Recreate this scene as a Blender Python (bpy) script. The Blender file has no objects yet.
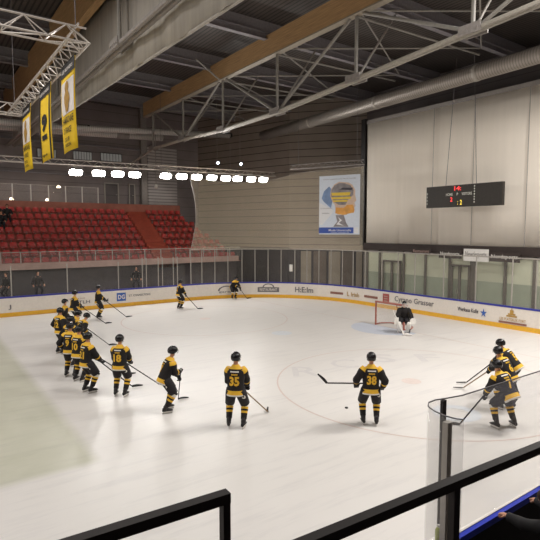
import bpy, bmesh, math, random
from mathutils import Vector as V, Matrix
random.seed(7)
COL = bpy.context.scene.collection
R = math.radians
PI = math.pi

# ------------------------------------------------------------------ materials
def lin(c):
    return tuple(((v/255)/12.92 if v/255 <= .04045 else ((v/255+.055)/1.055)**2.4) for v in c)+(1,)
def nodes(name):
    m = bpy.data.materials.new(name); m.use_nodes = True
    nt = m.node_tree
    return m, nt, nt.nodes['Principled BSDF']
def mat(name, c, rough=.6, metal=0, noise=.12, scale=8, spec=.4, bump=0, stretch=(1,1,1)):
    m, nt, b = nodes(name)
    c = lin(c)
    tc = nt.nodes.new('ShaderNodeTexCoord'); mp = nt.nodes.new('ShaderNodeMapping')
    mp.inputs['Scale'].default_value = stretch
    n = nt.nodes.new('ShaderNodeTexNoise'); n.inputs['Scale'].default_value = scale; n.inputs['Detail'].default_value = 4
    r = nt.nodes.new('ShaderNodeValToRGB')
    r.color_ramp.elements[0].position = .3; r.color_ramp.elements[1].position = .7
    r.color_ramp.elements[0].color = tuple(v*(1-noise) for v in c[:3])+(1,)
    r.color_ramp.elements[1].color = tuple(min(1, v*(1+noise)) for v in c[:3])+(1,)
    nt.links.new(tc.outputs['Object'], mp.inputs[0]); nt.links.new(mp.outputs[0], n.inputs[0])
    nt.links.new(n.outputs['Fac'], r.inputs[0]); nt.links.new(r.outputs[0], b.inputs['Base Color'])
    b.inputs['Roughness'].default_value = rough; b.inputs['Metallic'].default_value = metal
    b.inputs['Specular IOR Level'].default_value = spec
    if bump:
        bp = nt.nodes.new('ShaderNodeBump'); bp.inputs['Strength'].default_value = bump
        nt.links.new(n.outputs['Fac'], bp.inputs['Height']); nt.links.new(bp.outputs[0], b.inputs['Normal'])
    return m
def siding(name, c, c2, period, width, axis='Z', rough=.7, bump=.3, metal=0):
    """flat colour with joint lines repeating along one object axis"""
    m, nt, b = nodes(name)
    tc = nt.nodes.new('ShaderNodeTexCoord'); sp = nt.nodes.new('ShaderNodeSeparateXYZ')
    nt.links.new(tc.outputs['Object'], sp.inputs[0])
    mu = nt.nodes.new('ShaderNodeMath'); mu.operation = 'MULTIPLY'; mu.inputs[1].default_value = 1/period
    fr = nt.nodes.new('ShaderNodeMath'); fr.operation = 'FRACT'
    lt = nt.nodes.new('ShaderNodeMath'); lt.operation = 'LESS_THAN'; lt.inputs[1].default_value = width
    nt.links.new(sp.outputs[axis], mu.inputs[0]); nt.links.new(mu.outputs[0], fr.inputs[0]); nt.links.new(fr.outputs[0], lt.inputs[0])
    n = nt.nodes.new('ShaderNodeTexNoise'); n.inputs['Scale'].default_value = .8; n.inputs['Detail'].default_value = 5
    nt.links.new(tc.outputs['Object'], n.inputs[0])
    mx = nt.nodes.new('ShaderNodeMix'); mx.data_type = 'RGBA'
    mx.inputs['A'].default_value = lin(c); mx.inputs['B'].default_value = lin(c2)
    nt.links.new(lt.outputs[0], mx.inputs['Factor'])
    mm = nt.nodes.new('ShaderNodeMix'); mm.data_type = 'RGBA'; mm.blend_type = 'MULTIPLY'; mm.inputs['Factor'].default_value = .35
    nt.links.new(mx.outputs['Result'], mm.inputs['A']); nt.links.new(n.outputs['Fac'], mm.inputs['B'])
    nt.links.new(mm.outputs['Result'], b.inputs['Base Color'])
    bp = nt.nodes.new('ShaderNodeBump'); bp.inputs['Strength'].default_value = bump; bp.invert = True
    nt.links.new(lt.outputs[0], bp.inputs['Height']); nt.links.new(bp.outputs[0], b.inputs['Normal'])
    b.inputs['Roughness'].default_value = rough; b.inputs['Metallic'].default_value = metal
    return m
def emis(name, c, s):
    m, nt, b = nodes(name)
    b.inputs['Base Color'].default_value = lin(c)
    b.inputs['Emission Color'].default_value = lin(c); b.inputs['Emission Strength'].default_value = s
    return m
def thin(name, c, opacity, rough=.1, glossy=True):
    """thin clear sheet or open mesh: mostly lets light through"""
    m, nt, b = nodes(name)
    out = nt.nodes['Material Output']
    tr = nt.nodes.new('ShaderNodeBsdfTransparent')
    b.inputs['Base Color'].default_value = lin(c); b.inputs['Roughness'].default_value = rough
    if not glossy: b.inputs['Specular IOR Level'].default_value = .05
    mx = nt.nodes.new('ShaderNodeMixShader'); mx.inputs[0].default_value = opacity
    nt.links.new(tr.outputs[0], mx.inputs[1]); nt.links.new(b.outputs[0], mx.inputs[2])
    nt.links.new(mx.outputs[0], out.inputs['Surface'])
    return m

def ice_material():
    m, nt, b = nodes('ice')
    L = nt.links
    tc = nt.nodes.new('ShaderNodeTexCoord')
    n1 = nt.nodes.new('ShaderNodeTexNoise'); n1.inputs['Scale'].default_value = .16; n1.inputs['Detail'].default_value = 5
    L.new(tc.outputs['Object'], n1.inputs[0])
    r = nt.nodes.new('ShaderNodeValToRGB')
    r.color_ramp.elements[0].position = .35; r.color_ramp.elements[0].color = lin((207,203,198))
    r.color_ramp.elements[1].position = .65; r.color_ramp.elements[1].color = lin((214,210,206))
    L.new(n1.outputs['Fac'], r.inputs[0])
    # greenish, slightly darker rectangle of ice (X < 3, Y > 10.7)
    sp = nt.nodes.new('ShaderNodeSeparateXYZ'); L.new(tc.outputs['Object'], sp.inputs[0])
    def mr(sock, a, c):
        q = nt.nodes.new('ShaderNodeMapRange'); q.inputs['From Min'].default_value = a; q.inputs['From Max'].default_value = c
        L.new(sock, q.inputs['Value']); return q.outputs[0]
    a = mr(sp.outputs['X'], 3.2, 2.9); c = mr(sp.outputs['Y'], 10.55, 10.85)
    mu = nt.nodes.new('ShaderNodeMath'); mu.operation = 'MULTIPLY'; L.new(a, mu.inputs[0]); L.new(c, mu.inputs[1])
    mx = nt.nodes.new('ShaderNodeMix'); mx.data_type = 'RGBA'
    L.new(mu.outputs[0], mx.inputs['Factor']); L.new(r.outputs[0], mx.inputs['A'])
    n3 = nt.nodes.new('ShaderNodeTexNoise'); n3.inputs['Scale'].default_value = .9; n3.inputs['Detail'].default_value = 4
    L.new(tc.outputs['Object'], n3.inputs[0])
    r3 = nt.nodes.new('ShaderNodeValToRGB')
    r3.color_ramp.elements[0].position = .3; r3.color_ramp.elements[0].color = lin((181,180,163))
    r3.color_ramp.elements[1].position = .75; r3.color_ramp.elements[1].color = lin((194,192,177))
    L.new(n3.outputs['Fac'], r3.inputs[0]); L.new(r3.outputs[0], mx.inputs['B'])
    # skate scratches
    mp = nt.nodes.new('ShaderNodeMapping'); mp.inputs['Scale'].default_value = (.35, 3.0, 1); mp.inputs['Rotation'].default_value = (0,0,.5)
    L.new(tc.outputs['Object'], mp.inputs[0])
    n2 = nt.nodes.new('ShaderNodeTexNoise'); n2.inputs['Scale'].default_value = 1.3; n2.inputs['Detail'].default_value = 8; n2.inputs['Roughness'].default_value = .7
    L.new(mp.outputs[0], n2.inputs[0])
    r2 = nt.nodes.new('ShaderNodeValToRGB')
    r2.color_ramp.elements[0].position = .36; r2.color_ramp.elements[0].color = (.84,.84,.86,1)
    r2.color_ramp.elements[1].position = .5; r2.color_ramp.elements[1].color = (1,1,1,1)
    L.new(n2.outputs['Fac'], r2.inputs[0])
    mm = nt.nodes.new('ShaderNodeMix'); mm.data_type = 'RGBA'; mm.blend_type = 'MULTIPLY'; mm.inputs['Factor'].default_value = .55
    L.new(mx.outputs['Result'], mm.inputs['A']); L.new(r2.outputs[0], mm.inputs['B'])
    L.new(mm.outputs['Result'], b.inputs['Base Color'])
    rr = mr(n2.outputs['Fac'], .2, .8)
    q = nt.nodes.new('ShaderNodeMapRange'); q.inputs['To Min'].default_value = .28; q.inputs['To Max'].default_value = .5
    L.new(n2.outputs['Fac'], q.inputs['Value']); L.new(q.outputs[0], b.inputs['Roughness'])
    bp = nt.nodes.new('ShaderNodeBump'); bp.inputs['Strength'].default_value = .04
    L.new(n2.outputs['Fac'], bp.inputs['Height']); L.new(bp.outputs[0], b.inputs['Normal'])
    b.inputs['Specular IOR Level'].default_value = .35
    return m

M = dict(
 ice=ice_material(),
 board=mat('board_white', (224,216,206), .35, noise=.04),
 kick=mat('kickplate_yellow', (226,172,52), .45, noise=.06),
 cap=mat('cap_blue', (52,58,150), .4, noise=.06),
 capb=mat('ledge_blue', (38,58,190), .35, noise=.05),
 black=mat('satin_black', (28,25,24), .5, noise=.15),
 rail=mat('powder_black_steel', (40,33,31), .65, noise=.15, scale=30),
 rubber=mat('dark_rubber', (34,30,29), .85, noise=.15),
 conc=mat('concrete', (96,90,86), .85, noise=.15, scale=2, bump=.1),
 pinkconc=mat('painted_ledge', (168,142,132), .8, noise=.1, scale=2),
 terracotta=mat('terracotta_paint', (164,106,90), .8, noise=.12, scale=2),
 redstep=mat('red_step_paint', (172,108,94), .85, noise=.18, scale=3),
 aisle=mat('orange_red_aisle', (160,74,56), .8, noise=.12, scale=3),
 seat=mat('red_plastic', (168,54,50), .42, noise=.12, scale=5),
 steel=mat('brushed_steel', (172,168,162), .4, metal=.7, noise=.08),
 grey=mat('grey_painted_steel', (150,144,140), .55, noise=.1),
 post=mat('aluminium_post', (170,164,156), .5, metal=.3, noise=.08),
 purlin=mat('purlin_steel', (140,136,140), .6, noise=.12),
 chord=mat('cream_chord_steel', (164,158,148), .5, noise=.12),
 brace=mat('brace_steel', (150,146,140), .55, noise=.1),
 trussal=mat('aluminium_truss', (200,192,184), .4, metal=.35, noise=.05),
 wood=mat('glulam', (188,152,110), .6, noise=.25, scale=3, stretch=(6,.35,14), bump=.05),
 soffit=mat('pale_flange', (158,148,134), .6, noise=.1),
 deck=siding('roof_deck', (90,82,78), (46,42,40), .25, .35, 'X', rough=.6, bump=.5),
 wallgrey=siding('wall_siding', (112,102,98), (68,62,60), .62, .07, 'Z'),
 walldark=siding('wall_dark', (112,105,105), (84,79,79), .9, .05, 'Z'),
 wallfar=siding('wall_far', (150,140,140), (118,110,110), .9, .05, 'Z'),
 wallwarm=siding('corner_siding', (158,146,136), (70,62,56), .62, .09, 'Z'),
 palep=siding('pale_corrugated', (205,198,196), (150,145,144), .28, .35, 'Z'),
 lowdark=mat('dark_panel', (84,79,80), .7, noise=.12, scale=2),
 tan=mat('tan_panel', (168,157,140), .7, noise=.12, scale=1),
 brown=mat('brown_panel', (120,108,98), .75, noise=.15, scale=1),
 curtain=mat('off_white_curtain', (240,231,218), .85, noise=.02, scale=1.2, stretch=(1,3,.25)),
 sheet=mat('grey_sheet', (164,158,150), .85, noise=.14, scale=1.4, stretch=(1,3,.3)),
 frame=mat('dark_brown_frame', (58,48,44), .6),
 green=mat('frosted_green_glass', (196,198,174), .3, noise=.08, scale=.7),
 green2=mat('frosted_green_lower', (156,163,144), .3, noise=.08, scale=.7),
 mull=mat('mullion', (104,98,90), .5),
 duct=siding('spiral_duct', (168,160,152), (140,132,124), .14, .3, 'Y', rough=.45, bump=.3, metal=.4),
 ductx=siding('spiral_duct_x', (222,218,214), (190,186,184), .14, .3, 'X', rough=.4, bump=.3),
 glass=thin('rink_glass', (200,196,188), .07, .05),
 glassn=thin('near_glass', (190,186,182), .13, .06),
 net=thin('safety_netting', (226,212,188), .31, .9, False),
 lamp=emis('flood_lens', (255,250,240), 40),
 spot=emis('cool_spot_lens', (225,235,255), 14),
 warm=emis('warm_lamp', (255,225,190), 8),
 white=mat('white_cloth', (226,222,214), .7, noise=.04),
 wpaint=mat('white_paint', (226,222,216), .5, noise=.04),
 yel=mat('jersey_yellow', (226,178,52), .75, noise=.06),
 blk=mat('jersey_black', (30,26,26), .85, noise=.15),
 bpants=mat('pants_black', (30,27,30), .75, noise=.15),
 boot=mat('skate_boot', (34,30,30), .4),
 helm=mat('helmet_black', (24,22,24), .25, noise=.05),
 glove=mat('glove_black', (32,29,30), .6),
 skin=mat('skin', (198,146,118), .6, noise=.05),
 hair=mat('brown_hair', (52,36,28), .7),
 visor=thin('visor', (190,195,200), .22, .05),
 coat=mat('black_jacket', (30,28,29), .8, noise=.15),
 jeans=mat('dark_trousers', (34,33,38), .85),
 coatg=mat('charcoal_jacket', (48,44,44), .8, noise=.15),
 stickb=mat('black_composite', (30,28,28), .4),
 stickw=mat('tan_shaft', (150,128,104), .45),
 sticky=mat('silver_shaft', (140,134,124), .4),
 ban=mat('banner_yellow', (236,196,30), .7, noise=.04),
 banblk=mat('banner_black', (24,20,18), .7),
 banw=mat('banner_white', (226,218,212), .7, noise=.03),
 gold=mat('mascot_gold', (168,128,50), .7, noise=.25, scale=9),
 redpost=mat('goal_red', (160,92,78), .4),
 netting=thin('goal_netting', (230,226,220), .3, .9, False),
 bluepaint=mat('crease_blue', (188,193,204), .4, noise=.05),
 redpaint=mat('line_red', (200,182,174), .4, noise=.06),
 bluetint=mat('ice_logo_blue', (201,204,208), .4, noise=.05),
 greyink=mat('ice_letters', (200,196,194), .4, noise=.05),
 pinkdot=mat('ice_dot', (212,198,191), .4, noise=.06),
 ink=mat('ink_grey', (112,108,110), .6), inkb=mat('ink_blue', (58,96,170), .6),
 inkr=mat('ink_red', (168,82,76), .6), inkg=mat('ink_gold', (178,140,70), .6), inkbr=mat('ink_brown', (140,96,84), .6),
 sb=mat('scoreboard_case', (50,46,42), .6), ledr=emis('led_red', (235,60,60), 1.3), ledy=emis('led_yellow', (230,200,70), 1.1), ledw=mat('score_lettering', (205,205,195), .6),
 pbg=mat('poster_ground', (208,215,226), .5, noise=.05), pblue=mat('poster_blue', (58,84,160), .5),
 pyel=mat('poster_yellow', (222,190,70), .5, noise=.1), porg=mat('poster_orange', (216,156,80), .5, noise=.2, scale=2), pgrey=mat('poster_grey', (136,130,132), .5, noise=.3, scale=3),
 pwhite=mat('poster_white', (222,222,224), .5, noise=.03), pdk=mat('poster_dark', (66,62,70), .5), psky=mat('poster_steel_blue', (118,140,176), .5, noise=.25, scale=2), pskin=mat('poster_skin', (206,180,160), .5, noise=.1),
 bottle=mat('lime_plastic', (160,170,60), .4), winp=emis('lit_window', (150,150,146), .25),
 puck=mat('puck_rubber', (24,22,22), .7),
)

# ------------------------------------------------------------------ mesh builder
class MB:
    def __init__(s): s.v=[]; s.f=[]; s.m=[]
    def add(s, vs, fs, mi=0):
        o=len(s.v); s.v += [tuple(p) for p in vs]
        for k,f in enumerate(fs):
            s.f.append(tuple(i+o for i in f)); s.m.append(mi[k] if isinstance(mi,(list,tuple)) else mi)
        return s
    def box(s, a, b, mi=0, rot=None, org=None):
        x0,y0,z0=a; x1,y1,z1=b
        vs=[V(p) for p in ((x0,y0,z0),(x1,y0,z0),(x1,y1,z0),(x0,y1,z0),(x0,y0,z1),(x1,y0,z1),(x1,y1,z1),(x0,y1,z1))]
        if rot is not None: vs=[rot@p for p in vs]
        if org is not None: vs=[p+V(org) for p in vs]
        return s.add(vs, [(3,2,1,0),(4,5,6,7),(0,1,5,4),(1,2,6,5),(2,3,7,6),(3,0,4,7)], mi)
    def tube(s, pts, rad, n=8, mi=0, ref=V((0,0,1)), cap=True, sup=None):
        """lofted tube; rad: number | (ra, rb) | list of those; mi int or list per segment"""
        pts=[V(p) for p in pts]; k=len(pts)
        if not isinstance(rad, list): rad=[rad]*k
        rings=[]
        for i,p in enumerate(pts):
            t=((pts[min(i+1,k-1)]-pts[max(i-1,0)])).normalized()
            a=ref.cross(t)
            if a.length<.05: a=V((1,0,0)).cross(t)
            if a.length<.05: a=V((0,1,0)).cross(t)
            a.normalize(); b=t.cross(a).normalized()
            ra,rb=rad[i] if isinstance(rad[i],(tuple,list)) else (rad[i],rad[i])
            rings.append((p,a*ra,b*rb))
        return s.loft(rings,n,mi,cap)
    def loft(s, rings, n=12, mi=0, cap=True):
        o=len(s.v); k=len(rings)
        for p,a,b in rings:
            for j in range(n):
                t=2*PI*j/n; s.v.append(tuple(p+a*math.cos(t)+b*math.sin(t)))
        for i in range(k-1):
            m=mi[i] if isinstance(mi,(list,tuple)) else mi
            for j in range(n):
                s.f.append((o+i*n+j,o+i*n+(j+1)%n,o+(i+1)*n+(j+1)%n,o+(i+1)*n+j)); s.m.append(m)
        if cap:
            s.f.append(tuple(o+j for j in reversed(range(n)))); s.m.append(mi[0] if isinstance(mi,(list,tuple)) else mi)
            s.f.append(tuple(o+(k-1)*n+j for j in range(n))); s.m.append(mi[-1] if isinstance(mi,(list,tuple)) else mi)
        return s
    def bar(s, a, b, w, h=None, mi=0):
        """rectangular bar from a to b"""
        a=V(a); b=V(b); h=h or w; t=(b-a).normalized()
        u=V((0,0,1)).cross(t)
        if u.length<.05: u=V((1,0,0))
        u.normalize(); n=t.cross(u)
        vs=[]
        for p in (a,b):
            for x,y in ((-1,-1),(1,-1),(1,1),(-1,1)): vs.append(p+u*(x*w/2)+n*(y*h/2))
        return s.add(vs,[(3,2,1,0),(4,5,6,7),(0,1,5,4),(1,2,6,5),(2,3,7,6),(3,0,4,7)],mi)
    def wall(s, path, z0, z1, th=0, mi=0, off=0):
        """vertical strip along a plan path; th = thickness to the left"""
        P=[V((p[0],p[1],0)) for p in path]; k=len(P); N=[]
        for i in range(k):
            t=(P[min(i+1,k-1)]-P[max(i-1,0)]).normalized(); N.append(V((-t.y,t.x,0)))
        zf=lambda z,i: z(i) if callable(z) else (z[i] if isinstance(z,(list,tuple)) else z)
        o=len(s.v)
        if not th:
            for i in range(k):
                q=P[i]+N[i]*off
                s.v.append((q.x,q.y,zf(z0,i))); s.v.append((q.x,q.y,zf(z1,i)))
            for i in range(k-1): s.f.append((o+2*i,o+2*i+2,o+2*i+3,o+2*i+1)); s.m.append(mi)
            return s
        for i in range(k):
            q=P[i]+N[i]*off; r=q+N[i]*th
            s.v += [(q.x,q.y,zf(z0,i)),(r.x,r.y,zf(z0,i)),(r.x,r.y,zf(z1,i)),(q.x,q.y,zf(z1,i))]
        for i in range(k-1):
            for j in range(4):
                a=o+4*i+j; b=o+4*i+(j+1)%4
                s.f.append((a,b,b+4,a+4)); s.m.append(mi)
        s.f.append((o,o+3,o+2,o+1)); s.m.append(mi)
        e=o+4*(k-1); s.f.append((e,e+1,e+2,e+3)); s.m.append(mi)
        return s
    def poly(s, pts, ext, mi=0):
        """planar polygon extruded by vector ext"""
        k=len(pts); P=[V(p) for p in pts]; Q=[p+V(ext) for p in P]
        fs=[tuple(reversed(range(k))),tuple(range(k,2*k))]+[(i,(i+1)%k,(i+1)%k+k,i+k) for i in range(k)]
        return s.add(P+Q,fs,mi)
    def build(s, name, mats, parent=None, smooth=False, loc=None):
        me=bpy.data.meshes.new(name); me.from_pydata(s.v,[],s.f)
        if not isinstance(mats,(list,tuple)): mats=[mats]
        for m in mats: me.materials.append(m)
        for p,mi in zip(me.polygons,s.m): p.material_index=mi; p.use_smooth=smooth
        me.update()
        o=bpy.data.objects.new(name,me); COL.objects.link(o)
        if parent is not None: o.parent=parent
        if loc is not None: o.location=loc
        bm=bmesh.new(); bm.from_mesh(me); bmesh.ops.recalc_face_normals(bm,faces=bm.faces); bm.to_mesh(me); bm.free()
        return o
def tag(o,label=None,cat=None,group=None,kind=None):
    if label: o['label']=label
    if cat: o['category']=cat
    if group: o['group']=group
    if kind: o['kind']=kind
    return o
def empty(name,loc=(0,0,0),rz=0):
    o=bpy.data.objects.new(name,None); COL.objects.link(o); o.location=loc; o.rotation_euler=(0,0,rz); o.empty_display_size=.2
    return o
def struct(o): o['kind']='structure'; return o
def copy_tree(o,parent=None):
    c=o.copy(); COL.objects.link(c)
    if parent is not None: c.parent=parent
    for ch in list(o.children): copy_tree(ch,c)
    return c

# flat text -> vertices mapped through a function (u right, v up) -> 3D point
_tc={}
def text_mesh(body,bold=.0):
    k=(body,bold)
    if k in _tc: return _tc[k]
    cu=bpy.data.curves.new('t','FONT'); cu.body=body; cu.size=1; cu.offset=bold; cu.resolution_u=2
    ob=bpy.data.objects.new('t',cu); COL.objects.link(ob)
    dg=bpy.context.evaluated_depsgraph_get(); dg.update()
    me=bpy.data.meshes.new_from_object(ob.evaluated_get(dg))
    vs=[(v.co.x,v.co.y) for v in me.vertices]; fs=[tuple(p.vertices) for p in me.polygons]
    bpy.data.objects.remove(ob); bpy.data.meshes.remove(me)
    x0=min(v[0] for v in vs); x1=max(v[0] for v in vs); y0=min(v[1] for v in vs); y1=max(v[1] for v in vs)
    vs=[((x-x0)/(x1-x0),(y-y0)/(y1-y0)) for x,y in vs]
    _tc[k]=(vs,fs); return _tc[k]
def text(mb,body,fn,mi=0,bold=.0):
    """fn maps (0..1, 0..1) to a 3D point"""
    vs,fs=text_mesh(body,bold)
    mb.add([fn(a,b) for a,b in vs],fs,mi); return mb
def rectf(o,u,v):
    """flat mapping from origin o with edge vectors u and v"""
    o=V(o);u=V(u);v=V(v)
    return lambda a,b:o+u*a+v*b

# ------------------------------------------------------------------ rink plan
XE,YF,YN,RC=24.4,32.0,3.54,8.5
XW=-19.5
def arc(cx,cy,r,a0,a1,n): return [(cx+r*math.cos(R(a0+(a1-a0)*i/n)),cy+r*math.sin(R(a0+(a1-a0)*i/n))) for i in range(n+1)]
near_corner=arc(XE-RC,YN+RC,RC,-90,0,18)
far_corner=arc(XE-RC,YF-RC,RC,0,90,18)
board_path=[(XW,YN)]+near_corner+far_corner+[(XW,YF)]       # counter-clockwise, inside is to the left

floor=MB().box((-20,-6,-.3),(34,46,-.02)).build('floor',M['conc']); struct(floor)
icep=[(x,y,-.01) for x,y in board_path]
ice=MB(); k=len(icep); ice.add(icep+[(p[0],p[1],0) for p in icep],[tuple(range(k,2*k))]+[(i,(i+1)%k,(i+1)%k+k,i+k) for i in range(k)])
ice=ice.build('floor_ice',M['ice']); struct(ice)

# markings on the ice (children of the ice)
def ring(mb,cx,cy,r,w,z=.003,a0=0,a1=360,n=96,mi=0):
    o=len(mb.v)
    for i in range(n+1):
        t=R(a0+(a1-a0)*i/n)
        for q in (r-w/2,r+w/2): mb.v.append((cx+q*math.cos(t),cy+q*math.sin(t),z))
    for i in range(n): mb.f.append((o+2*i,o+2*i+1,o+2*i+3,o+2*i+2)); mb.m.append(mi)
def disc(mb,cx,cy,r,z=.003,n=32,mi=0,ry=None):
    o=len(mb.v)
    for i in range(n): mb.v.append((cx+r*math.cos(2*PI*i/n),cy+(ry or r)*math.sin(2*PI*i/n),z))
    mb.f.append(tuple(range(o,o+n))); mb.m.append(mi)
for cy,cx in ((10.3,13.3),(24.9,13.3)):
    mb=MB(); ring(mb,cx,cy,4.6,.05); mb.build('face_off_circle',M['redpaint'],ice)
    mb=MB(); disc(mb,cx-.05,cy+.2 if cy<12 else cy,.32,.004); mb.build('face_off_dot',M['pinkdot'],ice)
mb=MB(); mb.add([(19.75,YN+.6,.003),(19.8,YN+.6,.003),(19.8,YF-.6,.003),(19.75,YF-.6,.003)],[(0,1,2,3)]); mb.build('goal_line',M['redpaint'],ice)
GY=17.15
mb=MB(); o=len(mb.v)
pts=[(19.72,GY-1.75)]+[(19.72-1.9*math.sin(R(a))*1.0,GY-1.9*math.cos(R(a))) for a in range(12,169,8)]+[(19.72,GY+1.75)]
mb.add([(x,y,.002) for x,y in pts],[tuple(range(len(pts)))]); mb.build('goal_crease',M['bluepaint'],ice)
ux,uy=.82,-.57   # lettering runs parallel to the picture of the near stand
def icetext(body,x,y,w,h,mat_,name='ice_lettering'):
    mb=MB(); text(mb,body,rectf((x,y,.004),(w*ux,w*uy,0),(h*.57,h*.82,0)),0,.01); return mb.build(name,mat_,ice)
icetext('R',10.4,13.2,1.0,1.2,M['greyink']); icetext('C',12.2,13.2,1.0,1.2,M['greyink'])
icetext('S',14.0,12.9,1.0,1.2,M['greyink']); icetext('F',15.6,11.9,.9,1.1,M['greyink'])
mb=MB(); ring(mb,11.9,7.9,.5,.28,.004); mb.build('ice_logo',M['bluetint'],ice)
mb=MB(); disc(mb,14.4,19.2,.5,.003); mb.build('ice_logo',M['bluetint'],ice)

# ------------------------------------------------------------------ dasher boards
def boards(name,path,label,innermat,cap,tk=.10):
    t=empty(name,(path[0][0],path[0][1],0)); org=V((path[0][0],path[0][1],0))
    P=[(x-org.x,y-org.y) for x,y in path]
    tag(t,label,'rink boards')
    MB().wall(P,.0,1.08,-tk).build('board_panel',innermat,t)
    MB().wall(P,.0,.24,.012).build('kick_plate',M['kick'],t)
    MB().wall(P,1.08,1.17,-tk-.03,off=.015).build('cap_rail',cap,t)
    return t
far_b=boards('rink_boards',[near_corner[6]]+near_corner[7:]+far_corner+[(x,YF) for x in (12,8,4,0,-5,-10,XW)],'white rink boards with yellow kick strip and blue top beyond the players',[M['board']],M['cap'])
near_b=boards('rink_boards',[(XW,YN),(-10,YN),(0,YN),(4.85,YN),(10,YN)]+near_corner[:7],'rink boards nearest the camera with a bright blue ledge and black inner face',[M['board']],M['capb'],.06)
MB().wall([(0,0),(24.35-9,0)] if False else [(0,-.062),(35.4,-.062)],0,1.08,-.012).build('inner_lining',M['rubber'],near_b)
MB().box((24.4,-.012,1.172),(35.4,.012,1.182)).build('sill_strip',M['white'],near_b)

# adverts on the far boards (u runs right as seen from the ice)
def end_pt(y,z,off=.02): return V((XE-off,y,z))
def ad_end(mb,body,y0,y1,z0,z1,mi=0,bold=.01): text(mb,body,lambda a,b:end_pt(y0+(y1-y0)*a,z0+(z1-z0)*b),mi,bold)
org=far_b.location
def ad(name,mb,mats): 
    mb.v=[(x-org.x,y-org.y,z) for x,y,z in mb.v]; return mb.build(name,mats,far_b)
mb=MB(); mb.add([end_pt(21.72,.34),end_pt(21.2,.34),end_pt(21.2,.95),end_pt(21.72,.95)],[(0,1,2,3)]); ad('advert',mb,M['inkr'])
mb=MB()
for z in (.45,.6,.75): mb.add([end_pt(21.62,z,.03),end_pt(21.3,z,.03),end_pt(21.3,z+.07,.03),end_pt(21.62,z+.07,.03)],[(0,1,2,3)])
ad('advert',mb,M['pinkconc'])
mb=MB(); ad_end(mb,'Cyrano Grasser',20.75,17.85,.46,.9); ad('advert',mb,M['ink'])
mb=MB(); ad_end(mb,'Werkaus Kulle',16.3,15.05,.56,.78,0,.02); ad('advert',mb,M['pdk'])
mb=MB(); st=[]
for i in range(10):
    a=PI/2+i*PI/5; r=.26 if i%2==0 else .09; st.append(end_pt(14.75-r*.8*math.cos(a),.62+r*math.sin(a)))
mb.add(st,[tuple(range(10))]); ad('advert',mb,M['inkb'])
mb=MB()
for a,b,c,d in ((13.5,12.95,.62,.70),(13.42,13.03,.72,.80),(13.32,13.13,.8,.98),(13.25,13.2,.98,1.07)): mb.add([end_pt(a,c),end_pt(b,c),end_pt(b,d),end_pt(a,d)],[(0,1,2,3)])
ad_end(mb,'LES PLATEAUX FORT',13.85,12.5,.42,.56); ad('advert',mb,M['inkg'])
mb=MB(); mb.add([end_pt(13.9,.27),end_pt(12.45,.27),end_pt(12.45,.37),end_pt(13.9,.37)],[(0,1,2,3)]); ad('advert',mb,M['inkbr'])
# round the corner
def arc_pt(s,z,off=.02):
    """s = metres along the far corner from its end-board side"""
    a=s/RC; return V((XE-RC+(RC-off)*math.cos(a),YF-RC+(RC-off)*math.sin(a),z))
def sy(x,y): return math.atan2(y-(YF-RC),x-(XE-RC))*RC
def ad_rect(s0,s1,z0,z1,m,n=4):
    mb=MB(); vs=[];
    for i in range(n+1):
        s=s0+(s1-s0)*i/n; vs += [arc_pt(s,z0),arc_pt(s,z1)]
    mb.add(vs,[(2*i,2*i+2,2*i+3,2*i+1) for i in range(n)]); ad('advert',mb,m)
def ad_text(body,s0,s1,z0,z1,m,bold=.01):
    mb=MB(); text(mb,body,lambda a,b:arc_pt(s0+(s1-s0)*a,z0+(z1-z0)*b,.03),0,bold); ad('advert',mb,m)
mb=MB(); mb.add([end_pt(23.35,.52),end_pt(22.15,.52),end_pt(22.15,.68),end_pt(23.35,.68)],[(0,1,2,3)]); ad('advert',mb,M['inkbr'])
ad_text('L Irish',1.35,.3,.45,.75,M['inkg']); ad_rect(2.75,1.7,.5,.66,M['inkbr']); ad_text('H:E:Im',5.5,4.1,.45,.85,M['ink'],.02)
ad_rect(8.3,6.7,.42,.78,M['ink'],6); ad_text('RESTAURANT',8.15,6.85,.5,.7,M['board'])
mb=MB(); n=10
for q in (.36,.30): pass
vs=[]
for i in range(n+1):
    t=PI*i/n
    for q in (.34,.26): vs.append(arc_pt(7.5+q*1.3*math.cos(t),.78+q*.8*math.sin(t)))
mb.add(vs,[(2*i,2*i+1,2*i+3,2*i+2) for i in range(n)]); ad('advert',mb,M['ink'])
mb=MB(); vs=[]
for i in range(n+1):
    t=PI*i/n
    for q in (.42,.34): vs.append(arc_pt(10.6+q*1.6*math.cos(t),.55+q*.9*math.sin(t)))
mb.add(vs,[(2*i,2*i+1,2*i+3,2*i+2) for i in range(n)]); ad('advert',mb,M['ink'])
ad_text('garage',11.2,9.9,.38,.52,M['ink'])
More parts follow.
